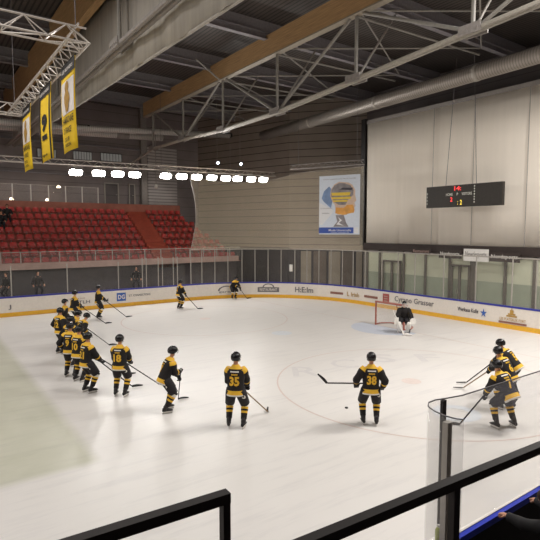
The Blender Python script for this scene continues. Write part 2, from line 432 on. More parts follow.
# far straight
def far_pt(x,z,off=.02): return V((x,YF-off,z))
def ad_far(body,x0,x1,z0,z1,m,bold=.01):
    mb=MB(); text(mb,body,lambda a,b:far_pt(x0+(x1-x0)*a,z0+(z1-z0)*b,.03),0,bold); ad('advert',mb,m)
ad_far('J',4.3,4.45,.4,.7,M['ink'],.02); ad_far('TLH',8.2,8.9,.42,.62,M['ink'],.01); ad_far('IM',9.75,10.05,.42,.62,M['ink'],.01); ad_far('entreprise',7.4,8.6,.72,.8,M['inkbr'])
mb=MB(); mb.add([far_pt(10.6,.38),far_pt(11.2,.38),far_pt(11.2,.92),far_pt(10.6,.92)],[(0,1,2,3)]); ad('advert',mb,M['inkb'])
ad_far('DG',10.68,11.14,.5,.8,M['board'],.03); ad_far('S.T. CONNECTIONS',11.4,12.9,.62,.76,M['pdk'])
ad_far('S.T. PARTNERS',16.0-3.0,15.6,.5,.6,M['ink'],.0) if False else None

# ------------------------------------------------------------------ rink glass
def sub(path,z0,z1,m,name,parent,off=-.05):
    return MB().wall(path,z0,z1,off=off).build(name,m,parent)
g1=tag(empty('rink_glass'),'tall clear glass with close steel posts round the far corner and end of the rink','rink glass')
gpath=[(XE,14.0-8+.0)]+[(XE,y) for y in (9,12.04,17,23.5)][1:]+far_corner[1:]
sub(gpath,1.17,3.6,M['glass'],'pane',g1)
MB().wall(gpath,3.57,3.63,-.05,off=-.03).build('top_rail',M['post'],g1)
corner_posts=[(15.97,32.0),(16.82,31.96),(17.78,31.79),(18.72,31.53),(19.67,31.12),(20.5,30.65),(21.28,30.09),(21.99,29.44),(22.66,28.66),(23.17,27.91),(23.61,27.1),(23.96,26.21),(24.2,25.33),(24.36,24.44),(24.4,23.36),(24.4,21.9),(24.4,20.6),(24.4,19.3),(24.4,17.3),(24.4,15.3),(24.4,13.3),(24.4,12.1)]
for x,y in corner_posts:
    v=V((x-15.9,max(0,y-23.5),0)) if x<24.39 else V((1,0,0)); v.normalize()
    MB().tube([(x+v.x*.06,y+v.y*.06,1.17),(x+v.x*.06,y+v.y*.06,3.6)],.032,8).build('post',M['post'],g1)
g2=tag(empty('rink_glass'),'lower clear glass with widely spaced posts below the red seats','rink glass')
sub([(15.5,YF),(12,YF),(4,YF),(XW,YF)],1.17,2.95,M['glass'],'pane',g2)
for x in (-4.7,-1.6,1.45,4.51,7.6,10.77,12.39,12.67,13.52,13.82,14.63,14.93):
    MB().tube([(x,YF+.06,1.17),(x,YF+.06,2.95 if x<11 else 3.15)],.035,8).build('post',M['post'],g2)
g3=tag(empty('penalty_box_glass'),'clear curved glass screen at the lower right, ending in a rounded corner','rink glass')
cp=[(15.9,3.56),(10,3.56),(7.4,3.56),(5.5,3.58),(5.25,3.63),(5.08,3.67),(4.94,3.66),(4.82,3.58),(4.75,3.44),(4.72,3.28),(4.74,3.16),(4.79,3.08)]
# the end screen bends round the end of the boards
MB().wall(cp,1.19,2.94,.012).build('pane',M['glassn'],g3,smooth=True)
MB().wall([(x,y) for x,y in cp],2.935,2.947,.014).build('edge_trim',M['ink'],g3)
MB().box((5.15,3.60,1.19),(5.22,3.64,2.93)).build('post',M['boot'],g3)
MB().box((4.69,3.21,1.0),(4.77,3.28,2.88)).build('post',M['post'],g3)
MB().box((7.6,3.50,1.19),(7.64,3.53,2.93)).build('post',M['post'],g3)

tag(MB().box((22.62,28.95,1.95),(22.72,29.25,2.45)).build('notice_box',M['wpaint']),'small white box fixed behind the corner glass','box')
# ------------------------------------------------------------------ walls, roof
H=15.9
corner=[(30.6,-6),(30.6,29.3),(26.5,34.3),(23.2,44.7),(-20,44.7)]
def wallseg(name,a,b,z0,z1,m,th=-.25):
    L=(V(b)-V(a)).length; ang=math.atan2(b[1]-a[1],b[0]-a[0])
    o=MB().wall([(0,0),(L,0)],z0,z1,th).build(name,m); o.location=(a[0],a[1],0); o.rotation_euler=(0,0,ang); return struct(o)
wallseg('wall_end',corner[0],corner[1],0,H,M['walldark'])
wallseg('wall_corner_right',corner[1],corner[2],0,H,M['wallwarm'])
wallseg('wall_corner_left',corner[2],corner[3],0,H,M['wallwarm'])
wallseg('wall_far',corner[3],corner[4],0,H,M['wallfar'])
wallseg('wall_left',(-20,44.7),(-20,-6),0,H,M['walldark'])
wallseg('wall_near',(-20,-6),(30.6,-6),0,H,M['walldark'])
roof=struct(MB().box((-20.3,-6.3,H),(31,45,H+.2)).build('ceiling',M['deck']))
# concourse wall under the corner siding: dark recess panels and pale piers
d1=(V((26.5,34.3,0))-V((30.6,29.3,0))).normalized(); n1=V((-d1.y,d1.x,0)); A1=V((30.6,29.3,0)); L1=(V((26.5,34.3,0))-A1).length
def seg_panel(name,A,d,n,s0,s1,z0,z1,m,out):
    a=A+d*s0; L=s1-s0
    o=MB().box((0,0,z0),(L,out,z1)).build(name,m); o.location=(a.x,a.y,0); o.rotation_euler=(0,0,math.atan2(d.y,d.x)); return o
struct(seg_panel('trim_1',A1,d1,n1,0,L1,0,3.3,M['lowdark'],.06))
A2=V((26.5,34.3,0)); d2=(V((23.2,44.7,0))-A2).normalized(); n2=V((-d2.y,d2.x,0))
struct(seg_panel('trim_2',A2,d2,n2,0,10.9,0,3.5,M['lowdark'],.06))
for i,(a,b,m) in enumerate(((.9,1.9,'brown'),(2.0,3.0,'tan'),(3.2,4.3,'brown'),(4.5,5.4,'tan'),(.2,.7,'tan'))):
    struct(seg_panel('trim_%d'%(3+i),A1,d1,n1,a,b,0,3.2,M[m],.12))

# pale corrugated panel and pillar on the far wall
struct(MB().box((17.2,44.2,0),(17.75,44.65,H)).build('trim_8',M['grey']))
struct(MB().box((17.9,44.45,6.8),(20.8,44.66,12.6)).build('trim_9',M['palep']))
for i,(x0,x1,z0,z1) in enumerate(((8.6,10.0,10.95,11.6),(11.4,12.9,11.0,11.65),(13.7,15.5,11.05,11.7))):
    w=MB().box((x0,44.6,z0),(x1,44.68,z1)).build('window_%d'%(i+1),M['winp']); struct(w)
    f=MB(); 
    for a,b in (((x0-.05,44.55,z0-.06),(x1+.05,44.66,z0)),((x0-.05,44.55,z1),(x1+.05,44.66,z1+.06))): f.box(a,b)
    for q in range(8): 
        x=x0-.05+(x1-x0+.06)*q/7; f.box((x,44.57,z0),(x+.04,44.66,z1))
    f.build('window_frame',M['walldark'],w)
# horizontal girts on the far wall
for i,z in enumerate((9.6,10.5,12.2)):
    struct(MB().box((-19.8,44.5,z),(17.2,44.68,z+.12)).build('trim_%d'%(10+i),M['purlin']))

# ------------------------------------------------------------------ roof structure
BZ0,BZ1=14.15,15.2
def chordz(y):
    if y in CZ: return CZ[y]
    return 11.15+.0032*(y-25)**2*.9 if y<25 else 11.15+.002*(y-25)**2
nodesY=[-1.0,4.7,10.3,15.8,21.5,27.1,32.6,38.0]
CZ={-1.0:12.6,4.7:12.05,10.3:11.72,15.8:11.42,21.5:11.12,27.1:11.1,32.6:11.35,38.0:11.4}
def roof_truss(x,label,detail=True):
    steel=M['chord'] if detail else M['grey']; nodes=nodesY if detail else [-1.0,8.9,18.3,27.7,37.0]
    cz=chordz if detail else (lambda y:11.6)
    t=tag(empty('roof_truss',(x,0,0)),label,'roof truss')
    MB().box((-.16,-5.9,BZ0 if detail else 13.95),(.16,39.6 if detail else 44.4,BZ1 if detail else 15.7)).build('timber_beam',M['wood'],t)
    if detail: MB().box((-.18,-5.9,BZ0-.07),(.18,39.6,BZ0-.01)).build('bottom_flange',M['soffit'],t)
    pts=[(-.0,y,cz(y)) for y in nodes]+([] if detail else [(0,44.4,11.6)])
    mb=MB()
    for o in (-.11,.11): mb.tube([(o,p[1],p[2]) for p in pts],.085,8)
    mb.build('lower_chord',steel,t)
    for i,y in enumerate(nodes):
        if i==0: continue
        MB().tube([(0,y,cz(y)),(0,y,BZ0-.1)],.075,8).build('vertical_strut',M['brace'],t)
        mb=MB(); z=cz(y)
        mb.box((-.24,y-.42,z-.12),(-.2,y+.42,z+.2)); mb.box((.2,y-.42,z-.12),(.24,y+.42,z+.2))
        for q in (-.3,-.1,.1,.3): mb.tube([(-.27,y+q,z),(.27,y+q,z)],.05,6)
        mb.build('node_clamp',M['grey'],t)
    for i in range(1,len(nodes)-1):
        if not detail: break
        a,b=nodesY[i],nodesY[i+1]
        lo,hi=(a,b) if i%2==0 else (b,a)
        if i%2==0: p=(0,a,chordz(a)); q=(0,b-.4,BZ0-.1)
        else: p=(0,b,chordz(b)); q=(0,a+.4,BZ0-.1)
        MB().tube([p,q],.07,8).build('diagonal_strut',M['brace'],t)
    if detail: MB().tube([(0,38.0,chordz(38.0)),(0,44.5,10.6)],.08,8).build('end_tie',M['chord'],t)
    return t
roof_truss(6.4,'nearer timber roof beam with steel lower chord in front of the grey hanging sheet',False)
roof_truss(15.8,'middle timber roof beam trussed with cream steel chord and struts')
roof_truss(-3.0,'timber roof beam at the far left edge of the roof',False)
for i,y in enumerate((-2.5,4.2,10.3,16.3,22.3,28.4,34.3,40.2)):
    mb=MB(); mb.box((-19.8,y-.15,15.30),(30.4,y+.15,15.34)); mb.box((-19.8,y-.15,14.98),(30.4,y+.15,15.02)); mb.box((-19.8,y-.02,15.02),(30.4,y+.02,15.30))
    mb.box((-19.8,y-.05,15.34),(30.4,y+.05,H-.0))
    tag(mb.build('roof_purlin',M['purlin']),['grey roof purlin nearest the camera, behind the top of the picture','second grey roof purlin from the camera','third grey roof purlin from the camera','grey roof purlin fourth from the camera, above the light rig','grey roof purlin fifth from the camera, crossing the middle beam','grey roof purlin third from the far wall','grey roof purlin second from the far wall','grey roof purlin nearest the far wall'][i],'roof purlin','roof purlins')
# sway bracing between the trusses
for x0,x1,lab in ((15.8,24.9,'right bay'),(6.4,15.8,'middle bay')):
    for y,n in ((10.3,'nearest'),(15.8,'second'),(21.5,'third'),(27.1,'fourth'),(32.6,'furthest')):
        if x0<10: 
            if n!='fourth': continue
            mb=MB(); mb.tube([(x1-.2,y,BZ0-.1),(x1-1.8,y,15.0)],.05,6)
            tag(mb.build('roof_brace',M['brace']),'short knee brace on the left side of the middle timber beam','roof brace'); continue
        mb=MB(); mb.tube([(x0+.1,y,chordz(y)+.1),(x0+3.0,y+.5,14.98)],.05,6); mb.tube([(x0,y,BZ0-.1),(x1,y,BZ0+.1)],.045,6)
        mb.tube([(x0+.2,y,14.3),(x1,y+5.4,14.6)],.04,6); mb.tube([(x0+.2,y+5.4,14.3),(x1,y,14.6)],.04,6)
        tag(mb.build('roof_brace',M['brace']),'pale crossed steel bracing on the far side of the middle beam, %s of its row'%n,'roof brace','crossed roof bracing')
# ducts
t=tag(empty('air_duct',(24.4,0,0)),'long round silver duct running above the white curtain','air duct')
MB().tube([(0,-5,12.85),(0,12.4,13.22),(0,20.4,13.1),(0,35.2,12.9)],.40,20).build('pipe',M['duct'],t,True)
for y in (1.5,8.2,15.6,22.5,29.0): MB().tube([(0,y-.09,12.85+.37*min(1,(y+5)/17.4) if y<12.4 else 13.22-.12*(y-12.4)/8),(0,y+.09,12.85+.37*min(1,(y+5)/17.4) if y<12.4 else 13.22-.12*(y-12.4)/8)],.42,20).build('joint_collar',M['post'],t,True)
t=tag(empty('air_duct',(8,38.4,0)),'upper of the two silver ducts above the far seats','air duct')
MB().tube([(-9,0,12.1),(1,0,12.35),(15,0,13.25)],.23,14).build('pipe',M['ductx'],t,True)
for x in (2.2,14.4): MB().tube([(x,0,12.38+.065*(x-1)),(x+.8,0,12.38+.065*(x-.2))],.21,14).build('black_sleeve',M['black'],t,True)
t=tag(empty('air_duct',(8,40.2,0)),'lower of the two silver ducts above the far seats','air duct')
MB().tube([(-9,0,12.1),(1,0,12.4),(9.5,0,12.75)],.28,14).build('pipe',M['ductx'],t,True)
MB().tube([(5.6,0,12.58),(6.6,0,12.62)],.3,14).build('collar',M['grey'],t,True)

# hanging grey sheet under the nearer beam
mb=MB(); n=150; vs=[]
for i in range(n+1):
    y=-5.5+49.5*i/n; dx=.05*math.sin(y*2.1)+.03*math.sin(y*5.3+1)
    vs += [(6.78+dx,y,10.3+.027*y+.008*math.sin(y*1.3)),(6.78+dx*.6,y,12.7),(6.78+dx*.3,y,15.3)]
fs=[]
for i in range(n):
    a=3*i; fs += [(a,a+3,a+4,a+1),(a+1,a+4,a+5,a+2)]
mb.add(vs,fs)
so=mb.build('draught_curtain',M['sheet'],None,True); so.modifiers.new('s','SOLIDIFY').thickness=.03
tag(so,'huge grey hanging sheet below the nearer timber beam at upper left','hanging sheet')
mb=MB(); mb.tube([(6.78,y,10.3+.027*y) for y in (-5.5,0,10,20,30,44)],.045,8); o=mb.build('hem_bar',M['sheet'],so)

# ------------------------------------------------------------------ white curtain on the right, green glazing below
t=tag(empty('wall_curtain',(27.5,0,0)),'huge off-white curtain hung on the wall behind the scoreboard','curtain')
mb=MB(); n=140; vs=[]; fs=[]
ys=[2+24.3*i/n for i in range(n+1)]; zs=(4.05,7,10,12.72)
for y in ys:
    dx=.012*math.sin(y*3.1)+.03*math.sin(y*.9+2)+(.06 if abs((y%3.1)-1.5)<.06 else 0)
    for z in zs: vs.append((dx*(1-.5*(z-4)/9),y,z))
for i in range(n):
    for j in range(3): a=i*4+j; fs.append((a,a+4,a+5,a+1))
mb.add(vs,fs); o=mb.build('fabric',M['curtain'],t,True); o.modifiers.new('s','SOLIDIFY').thickness=.02
MB().box((.0,2,12.72),(.12,26.4,12.98)).build('top_band',M['grey'],t)
MB().box((-.12,26.35,3.9),(.2,26.75,13.1)).build('side_frame',M['black'],t)
MB().box((-.1,2,3.55),(.3,26.4,4.05)).build('bottom_beam',M['frame'],t)
for y in (20.4,17.55,14.3): MB().tube([(-.1,y,4.1),(-.09,y,12.8)],.018,5).build('seam_cord',M['grey'],t)
t=struct(empty('window_4',(27.6,0,0)))
MB().box((0,2,1.95),(.05,26.3,3.55)).build('upper_panes',M['green'],t)
MB().box((0,2,0),(.05,26.3,1.95)).build('lower_panes',M['green2'],t)
mulls=[(26.25,.4),(24.9,.14),(22.7,.14),(20.9,.14),(19.05,.16),(17.45,.34),(15.4,.16),(13.75,.16),(12,.16),(10,.16),(8,.16),(6,.16),(4,.16)]
for y,w in mulls: MB().box((-.1,y-w/2,0),(.0,y+w/2,3.55)).build('mullion',M['mull'],t)
MB().box((-.06,2,3.4),(.0,26.2,3.55)).build('head_rail',M['grey'],t)
for i,(y0,y1,ym) in enumerate(((24.6,22.9,23.7),(18.9,17.6,18.3))):
    d=struct(empty('door_%d'%(i+1),(27.5,0,0)))
    mb=MB(); mb.box((-.08,y1,2.75),(0.05,y0,2.87)); mb.box((-.08,y0-.1,0),(.05,y0,2.8)); mb.box((-.08,y1,0),(.05,y1+.1,2.8)); mb.box((-.08,ym-.07,0),(.05,ym+.07,2.8)); mb.build('door_frame',M['mull'],d)
    MB().box((-.16,ym+.12,1.0),(-.09,ym+.16,1.3)).build('door_handle',M['steel'],d)
# sign banners under the curtain
def sign(y0,y1,z0,z1,bg,fg,txt,label,x=27.0):
    t=tag(empty('sign_banner',(x,y0,z0)),label,'sign')
    MB().box((0,y1-y0,0),(.04,0,z1-z0)).build('panel',bg,t)
    mb=MB(); h=z1-z0; text(mb,txt,rectf((-.015,-.12,h*.25),(0,(y1-y0)+.24,0),(0,0,h*.55)),0,.01); mb.build('lettering',fg,t)
sign(19.5,17.9,3.25,3.75,M['frame'],M['white'],'Nordsports','dark sign left of the white one below the curtain')
sign(17.75,16.15,3.15,3.88,M['wpaint'],M['grey'],'Newdesports','white sign hanging below the bottom edge of the curtain')
sign(16.1,14.3,3.2,3.72,M['frame'],M['white'],'Nordsports','dark sign right of the white one below the curtain')
sign(21.6,20.1,3.45,3.8,M['frame'],M['pinkconc'],'Restaurant','dark sign with faint writing, left end of the row below the curtain')

# scoreboard
t=tag(empty('scoreboard',(26,14.88,6.35)),'wide dark electronic scoreboard hanging in front of the white curtain','scoreboard')
MB().box((0,0,0),(.25,4.9,1.27)).build('case',M['sb'],t)
def sbt(body,y0,y1,z0,z1,m,name,bold=.02):
    mb=MB(); text(mb,body,rectf((-.012,y0,z0),(0,y1-y0,0),(0,0,z1-z0)),0,bold); mb.build(name,m,t)
sbt('14:',2.95,2.5,.95,1.2,M['ledr'],'clock_digits'); sbt('HOME',3.5,3.05,.66,.82,M['ledw'],'lettering'); sbt('P',2.78,2.68,.66,.82,M['ledw'],'lettering'); sbt('VISITORS',2.45,1.8,.66,.82,M['ledw'],'lettering')
sbt('2',3.2,3.05,.32,.58,M['ledr'],'score_digit'); sbt('2',2.55,2.42,.12,.4,M['ledy'],'score_digit'); sbt(':',2.72,2.68,.12,.34,M['ledy'],'score_digit')
for z in (.2,.35,.5,.65,.8,.95,1.1): MB().box((-.01,1.62,z),(0,1.68,z+.08)).build('indicator_light',M['ledw'],t)
for z in (.2,.4,.6,.8): MB().box((-.01,4.81,z),(0,4.86,z+.1)).build('indicator_light',M['ledw'],t)
for y,y2 in ((3.6,3.1),(1.6,2.0)):
    MB().tube([(.1,y,1.27),(.1,y2,8.55)],.016,5).build('cable',M['ink'],t)

# ------------------------------------------------------------------ safety net
NP=[(15.97,32.02),(16.9,31.98),(17.8,31.82),(18.7,31.55),(19.7,31.14),(20.5,30.68),(21.3,30.12),(22.0,29.45),(22.68,28.68),(23.2,27.9),(23.62,27.1),(23.98,26.2),(24.22,25.3),(24.38,24.4),(24.42,23.6)]
ZT=[8.62,8.6,8.5,8.45,8.45,8.5,8.6,8.8,9.05,9.15,9.2,9.2,9.2,9.2,9.2,9.2,9.2,9.2,9.2]
mb=MB(); nr=9; vs=[]
for i,(x,y) in enumerate(NP):
    for j in range(nr+1):
        f=j/nr; z=3.64+(ZT[i]-3.64)*f
        sh=(.45*math.sin(PI*f)-.25*f*0) if i==0 else 0
        xx=x+ (sh if i==0 else 0) + (.0)
        vs.append((xx,y+.03*math.sin(i*2+f*3),z))
fs=[]
for i in range(len(NP)-1):
    for j in range(nr): a=i*(nr+1)+j; fs.append((a,a+nr+1,a+nr+2,a+1))
mb.add(vs,fs); net=mb.build('safety_net',M['net'],None,True); tag(net,'pale see-through safety net above the glass round the far corner','safety net')
mb=MB(); mb.tube([(p[0],p[1],z) for p,z in zip(NP,ZT)],.02,5); mb.build('top_rope',M['grey'],net)
mb=MB(); mb.tube([(vs[j][0],vs[j][1],vs[j][2]) for j in range(nr+1)],.02,5); mb.build('side_rope',M['grey'],net)

# ------------------------------------------------------------------ lattice trusses
def lattice(mb,a,b,w=.45,h=.42,r=.025,step=.55,rz=.016,up=True):
    """triangular lattice between a and b: two lower chords and one upper"""
    a=V(a);b=V(b);t=(b-a);L=t.length;t.normalize();s=V((-t.y,t.x,0)).normalized(); 
    lo=[a+s*(w/2),a-s*(w/2)]; tp=a+V((0,0,h))
    for q in lo+[tp]: mb.tube([q,q+t*L],r,6)
    k=max(2,round(L/step)); d=L/k
    for i in range(k):
        p0=t*(d*i); p1=t*(d*(i+1)); pm=t*(d*(i+.5))
        for q in lo: mb.tube([q+p0,tp+pm],rz,4); mb.tube([tp+pm,q+p1],rz,4)
        mb.tube([lo[0]+p0,lo[1]+p1],rz,4); mb.tube([lo[0]+p0,lo[1]+p0],rz,4)
rig=tag(empty('lighting_rig',(3.45,12.85,9.5)),'silver lattice truss frame at upper left carrying the yellow banners','lighting rig')
mb=MB(); lattice(mb,(0,-.15,0),(0,9.4,0),.5,.4,.028,.8); mb.build('side_truss',M['trussal'],rig)
mb=MB(); lattice(mb,(.25,0.1,0),(-7.2,.1,0),step=.9); mb.build('front_truss',M['trussal'],rig)
mb=MB(); lattice(mb,(.25,9.2,0),(-7.2,9.2,0),step=.9); mb.build('back_truss',M['trussal'],rig)
mb=MB(); lattice(mb,(-7,-.15,0),(-7,9.4,0)); mb.build('side_truss',M['trussal'],rig)
for x,y in ((0,.1),(0,9.0),(-7,.1),(-7,9.0)): MB().tube([(x,y,.42),(x,y,5.5)],.012,5).build('hanging_cable',M['ink'],rig)
# truss carrying the flood lights
ft=tag(empty('light_truss',(-4,33.3,8.9)),'long thin lattice truss carrying the row of floodlights','light truss')
mb=MB(); lattice(mb,(0,0,0),(28.2,0,.45),.3,.3,.04,.8,.016); mb.build('lattice',M['trussal'],ft)
for x in (5,12,18.4,24): MB().tube([(x,0,.3+x*.016),(x,0,6.3)],.012,5).build('hanging_cable',M['ink'],ft)
nt_=tag(empty('net_truss',(24.1,23.3,9.25)),'short lattice truss above the poster holding the net','net truss')
mb=MB(); lattice(mb,(0,0,0),(-2.15,4.95,0),.3,.3,.028,.5,.014); mb.build('lattice',M['grey'],nt_)
for x,y in ((-.2,.4),(-1.9,4.4)): MB().tube([(x,y,.3),(x,y,6.0)],.012,5).build('hanging_cable',M['ink'],nt_)

# floodlights
lx=[8.55,9.98,11.22,12.38,14.61,15.83,17.02,18.26,19.46,20.52,21.75,22.9]
def flood():
    t=empty('floodlight')
    rot=Matrix.Rotation(R(28),3,'X')
    mb=MB(); vs=[]
    for z,sx,sz in ((.0,.40,.20),(.16,.26,.12)):
        for a,b in ((-1,-1),(1,-1),(1,1),(-1,1)): vs.append(rot@V((a*sx,z,b*sz)))
    mb.add(vs,[(3,2,1,0),(4,5,6,7),(0,1,5,4),(1,2,6,5),(2,3,7,6),(3,0,4,7)]); mb.build('housing',M['black'],t)
    mb=MB(); pts=[]
    for i in range(20):
        a=2*PI*i/20; pts.append(rot@V((.40*math.copysign(abs(math.cos(a))**.5,math.cos(a)),-.012,.20*math.copysign(abs(math.sin(a))**.5,math.sin(a)))))
    mb.poly(pts,rot@V((0,-.03,0))); mb.build('lens',M['lamp'],t)
    mb=MB(); mb.bar((-.43,.05,0),(-.43,.05,.36),.03); mb.bar((.43,.05,0),(.43,.05,.36),.03); mb.bar((-.44,.05,.36),(.44,.05,.36),.03); mb.build('bracket',M['grey'],t)
    return t
fl=flood(); ordn=['first','second','third','fourth','fifth','sixth','seventh','eighth','ninth','tenth','eleventh','last']
for i,x in enumerate(lx):
    o=fl if i==0 else copy_tree(fl)
    o.location=(x,33.05,8.62+.016*(x-8.5)*1.6); tag(o,'glaring floodlight, %s from the left in the row over the far side'%ordn[i],'floodlight','floodlights over the far side')
for i,(x,y,z) in enumerate(((21.6,38.0,10.75),(23.6,37.5,10.75))):
    t=tag(empty('spotlight',(x,y,z)),'small cool %s spotlight above the floodlight row'%('left' if i==0 else 'right'),'spotlight','cool spotlights above the floodlights')
    MB().tube([(0,.12,.1),(0,-.02,0)],[.08,.12],12).build('housing',M['black'],t)
    mb=MB(); mb.tube([(0,-.03,-.005),(0,-.06,-.02)],.11,12); mb.build('lens',M['spot'],t)
    MB().tube([(0,.1,.15),(0,.1,15.8-z)],.015,5).build('drop_rod',M['grey'],t)
t=tag(empty('pendant_camera',(16.6,39.5,8.6)),'small white pendant camera on a thin drop pole before the pale wall panel','camera')
MB().tube([(0,0,.15),(0,0,6.8)],.03,6).build('pole',M['grey'],t)
MB().tube([(0,0,.15),(0,0,.0),(0,0,-.14),(0,0,-.2)],[.1,.14,.13,.04],12).build('dome',M['wpaint'],t,True)

# poster
t=tag(empty('poster',(24.0,23.5,4.7),math.atan2(.917,-.4)),'large pale blue poster with a head in profile hanging at the far corner','poster')
# local: +x runs to the picture's left, z up; front side is +y... mirrored u below so that it reads from the rink
W_,H_=2.93,3.95
MB().box((0,-.04,0),(W_,0,H_)).build('panel',M['pbg'],t)
def PP(u,v,d=.006): return V((W_*(1-u),d,H_*v))
def shape(pts,m,d=.006,name='artwork'):
    mb=MB(); P=[PP(u,v,d) for u,v in pts]; mb.add(P,[tuple(range(len(P)))]); return mb.build(name,m,t)
head=[(.62,.88),(.5,.89),(.38,.85),(.30,.77),(.28,.66),(.33,.56),(.40,.5),(.42,.40),(.46,.34),(.66,.33),(.70,.33),(.70,.37),(.86,.36),(.88,.40),(.86,.44),(.90,.48),(.87,.53),(.92,.57),(.89,.65),(.89,.74),(.82,.83),(.73,.87)]
shape([(.06,.62),(.12,.74),(.25,.82),(.34,.75),(.33,.55),(.3,.45),(.12,.56)],M['psky'],.004)
shape(head,M['pskin'],.008)
shape([(.5,.87),(.38,.83),(.31,.76),(.30,.66),(.36,.56),(.5,.5),(.66,.5),(.74,.6),(.84,.66),(.85,.74),(.78,.82),(.64,.86)],M['pgrey'],.012)
for v0,v1,u0,u1 in ((.66,.71,.32,.76),(.60,.635,.32,.78),(.555,.58,.36,.70)): shape([(u0,v0),(u1,v0-.005),(u1+.02,v1),(u0-.01,v1)],M['pyel'],.016)
shape([(.50,.76),(.80,.74),(.84,.78),(.6,.79)],M['pdk'],.016)
shape([(.41,.36),(.6,.33),(.86,.37),(.88,.42),(.84,.5),(.7,.5),(.62,.45),(.42,.46)],M['porg'],.014)
shape([(.0,.55),(.36,.42),(.36,.38),(.08,.16),(.0,.17)],M['pwhite'],.01)
shape([(.42,.33),(.62,.33),(.68,.2),(.74,.13),(.36,.13),(.46,.22)],M['pgrey'],.007)
shape([(.48,.3),(.58,.24),(.5,.2),(.62,.15),(.44,.17),(.52,.24)],M['pwhite'],.012)
shape([(0,.02),(.86,.02),(.86,.12),(0,.12)],M['pblue'],.01); shape([(.88,.02),(.98,.02),(.98,.12),(.88,.12)],M['pwhite'],.01)
def ptext(b,u0,u1,v0,v1,m,d=.014):
    mb=MB(); text(mb,b,lambda a,c:PP(u0+(u1-u0)*a,v0+(v1-v0)*c,d),0,.01); mb.build('lettering',m,t)
ptext('Mode Universelle',.25,.8,.055,.09,M['pwhite']); ptext('www.univers.fr',.3,.76,.03,.045,M['pwhite'])
ptext('ecole superieure de la mode',.1,.9,.925,.95,M['pgrey']); ptext('la formation',.04,.32,.44,.46,M['pgrey']); ptext('inscription',.08,.26,.35,.375,M['pdk'])
for x in (.2,W_-.2): MB().tube([(x,-.02,H_),(x,-.02,H_+.6)],.012,5).build('hanger',M['ink'],t)

# ------------------------------------------------------------------ yellow banners
def banner(y,label,kind,h,w,zt):
    t=tag(empty('pennant_banner',(3.55,y,zt)),label,'banner','yellow banners under the lattice frame')
    # plane along Y, reads from -X side: u runs towards -Y... seen from the camera, left = further
    def B(u,v,d=0): 
        bow=.05*math.sin(PI*u)*(1-v)+.04*math.sin(3*v)
        return V((-d-bow,w*(1-u),-h*(1-v)))
    def patch(u0,u1,v0,v1,m,d,name,nu=5,nv=10,shape=None):
        mb=MB(); vs=[]
        for i in range(nu+1):
            for j in range(nv+1):
                v=v0+(v1-v0)*j/nv; a,b=(u0,u1) if shape is None else shape(v)
                vs.append(B(a+(b-a)*i/nu,v,d))
        mb.add(vs,[(i*(nv+1)+j,(i+1)*(nv+1)+j,(i+1)*(nv+1)+j+1,i*(nv+1)+j+1) for i in range(nu) for j in range(nv)])
        o=mb.build(name,m,t,True)
        if name=='cloth': o.modifiers.new('s','SOLIDIFY').thickness=.006
        return o
    patch(0,1,0,1,M['ban'],0,'cloth')
    patch(0,1,.86,1,M['banblk'],.012,'header')
    mb=MB(); text(mb,'LES BOXERS',lambda a,b:B(.12+.76*a,.905+.04*b,.022),0,.01); mb.build('lettering',M['banw'],t)
    if kind=='mascot':
        patch(.08,.92,.42,.80,M['banw'],.012,'white_field',5,10,lambda v:(.08+.1*max(0,(.5-v)/.08),.95))
        mb=MB(); n=24; pts=[]
        prof=[(.5,.79),(.6,.77),(.64,.71),(.60,.67),(.68,.63),(.72,.56),(.66,.52),(.64,.46),(.60,.43),(.52,.45),(.46,.43),(.42,.5),(.36,.55),(.34,.62),(.42,.67),(.38,.72),(.42,.77)]
        mb.add([B(u,v,.024) for u,v in prof],[tuple(range(len(prof)))]); mb.build('emblem',M['gold'],t)
        for b,u0,u1,v0,v1 in (('CHAMPIONNE',.1,.9,.31,.39),('D1 FRANCE',.25,.75,.20,.27),('2018',.3,.62,.11,.16),('SAISON',.3,.7,.05,.09)):
            mb=MB(); text(mb,b,lambda a,c,u0=u0,u1=u1,v0=v0,v1=v1:B(u0+(u1-u0)*a,v0+(v1-v0)*c,.02),0,.02); mb.build('lettering',M['banblk'],t)
    else:
        patch(.0,.1,.0,.86,M['banblk'],.012,'side_stripe',1,10); patch(.86,.95,.0,.86,M['banblk'],.012,'side_stripe',1,10)
        mb=MB()
        mb2=[(.3,.28),(.72,.28),(.72,.35),(.3,.35)]
        mb.add([B(u,v,.02) for u,v in mb2],[(0,1,2,3)])
        text(mb,'9',lambda a,c:B(.28+.46*a,.39+.24*c,.02),0,.06); mb.build('number',M['banblk'],t)
        mb=MB(); text(mb,'ligue',lambda a,c:B(.28+.4*a,.05+.05*c,.02),0,.02); mb.build('lettering',M['banblk'],t)
    MB().tube([(0,0,.02),(0,w,.02)],.02,6).build('top_bar',M['banblk'],t)
banner(13.42,'yellow banner with black header and gold figure, largest and nearest of the three','mascot',2.3,1.42,9.4)
banner(16.13,'yellow banner with black stripes and a big black number, middle of the three','number',2.25,1.58,9.4)
banner(19.28,'yellow banner with gold figure, furthest left and smallest of the three','mascot',2.25,1.5,9.4)

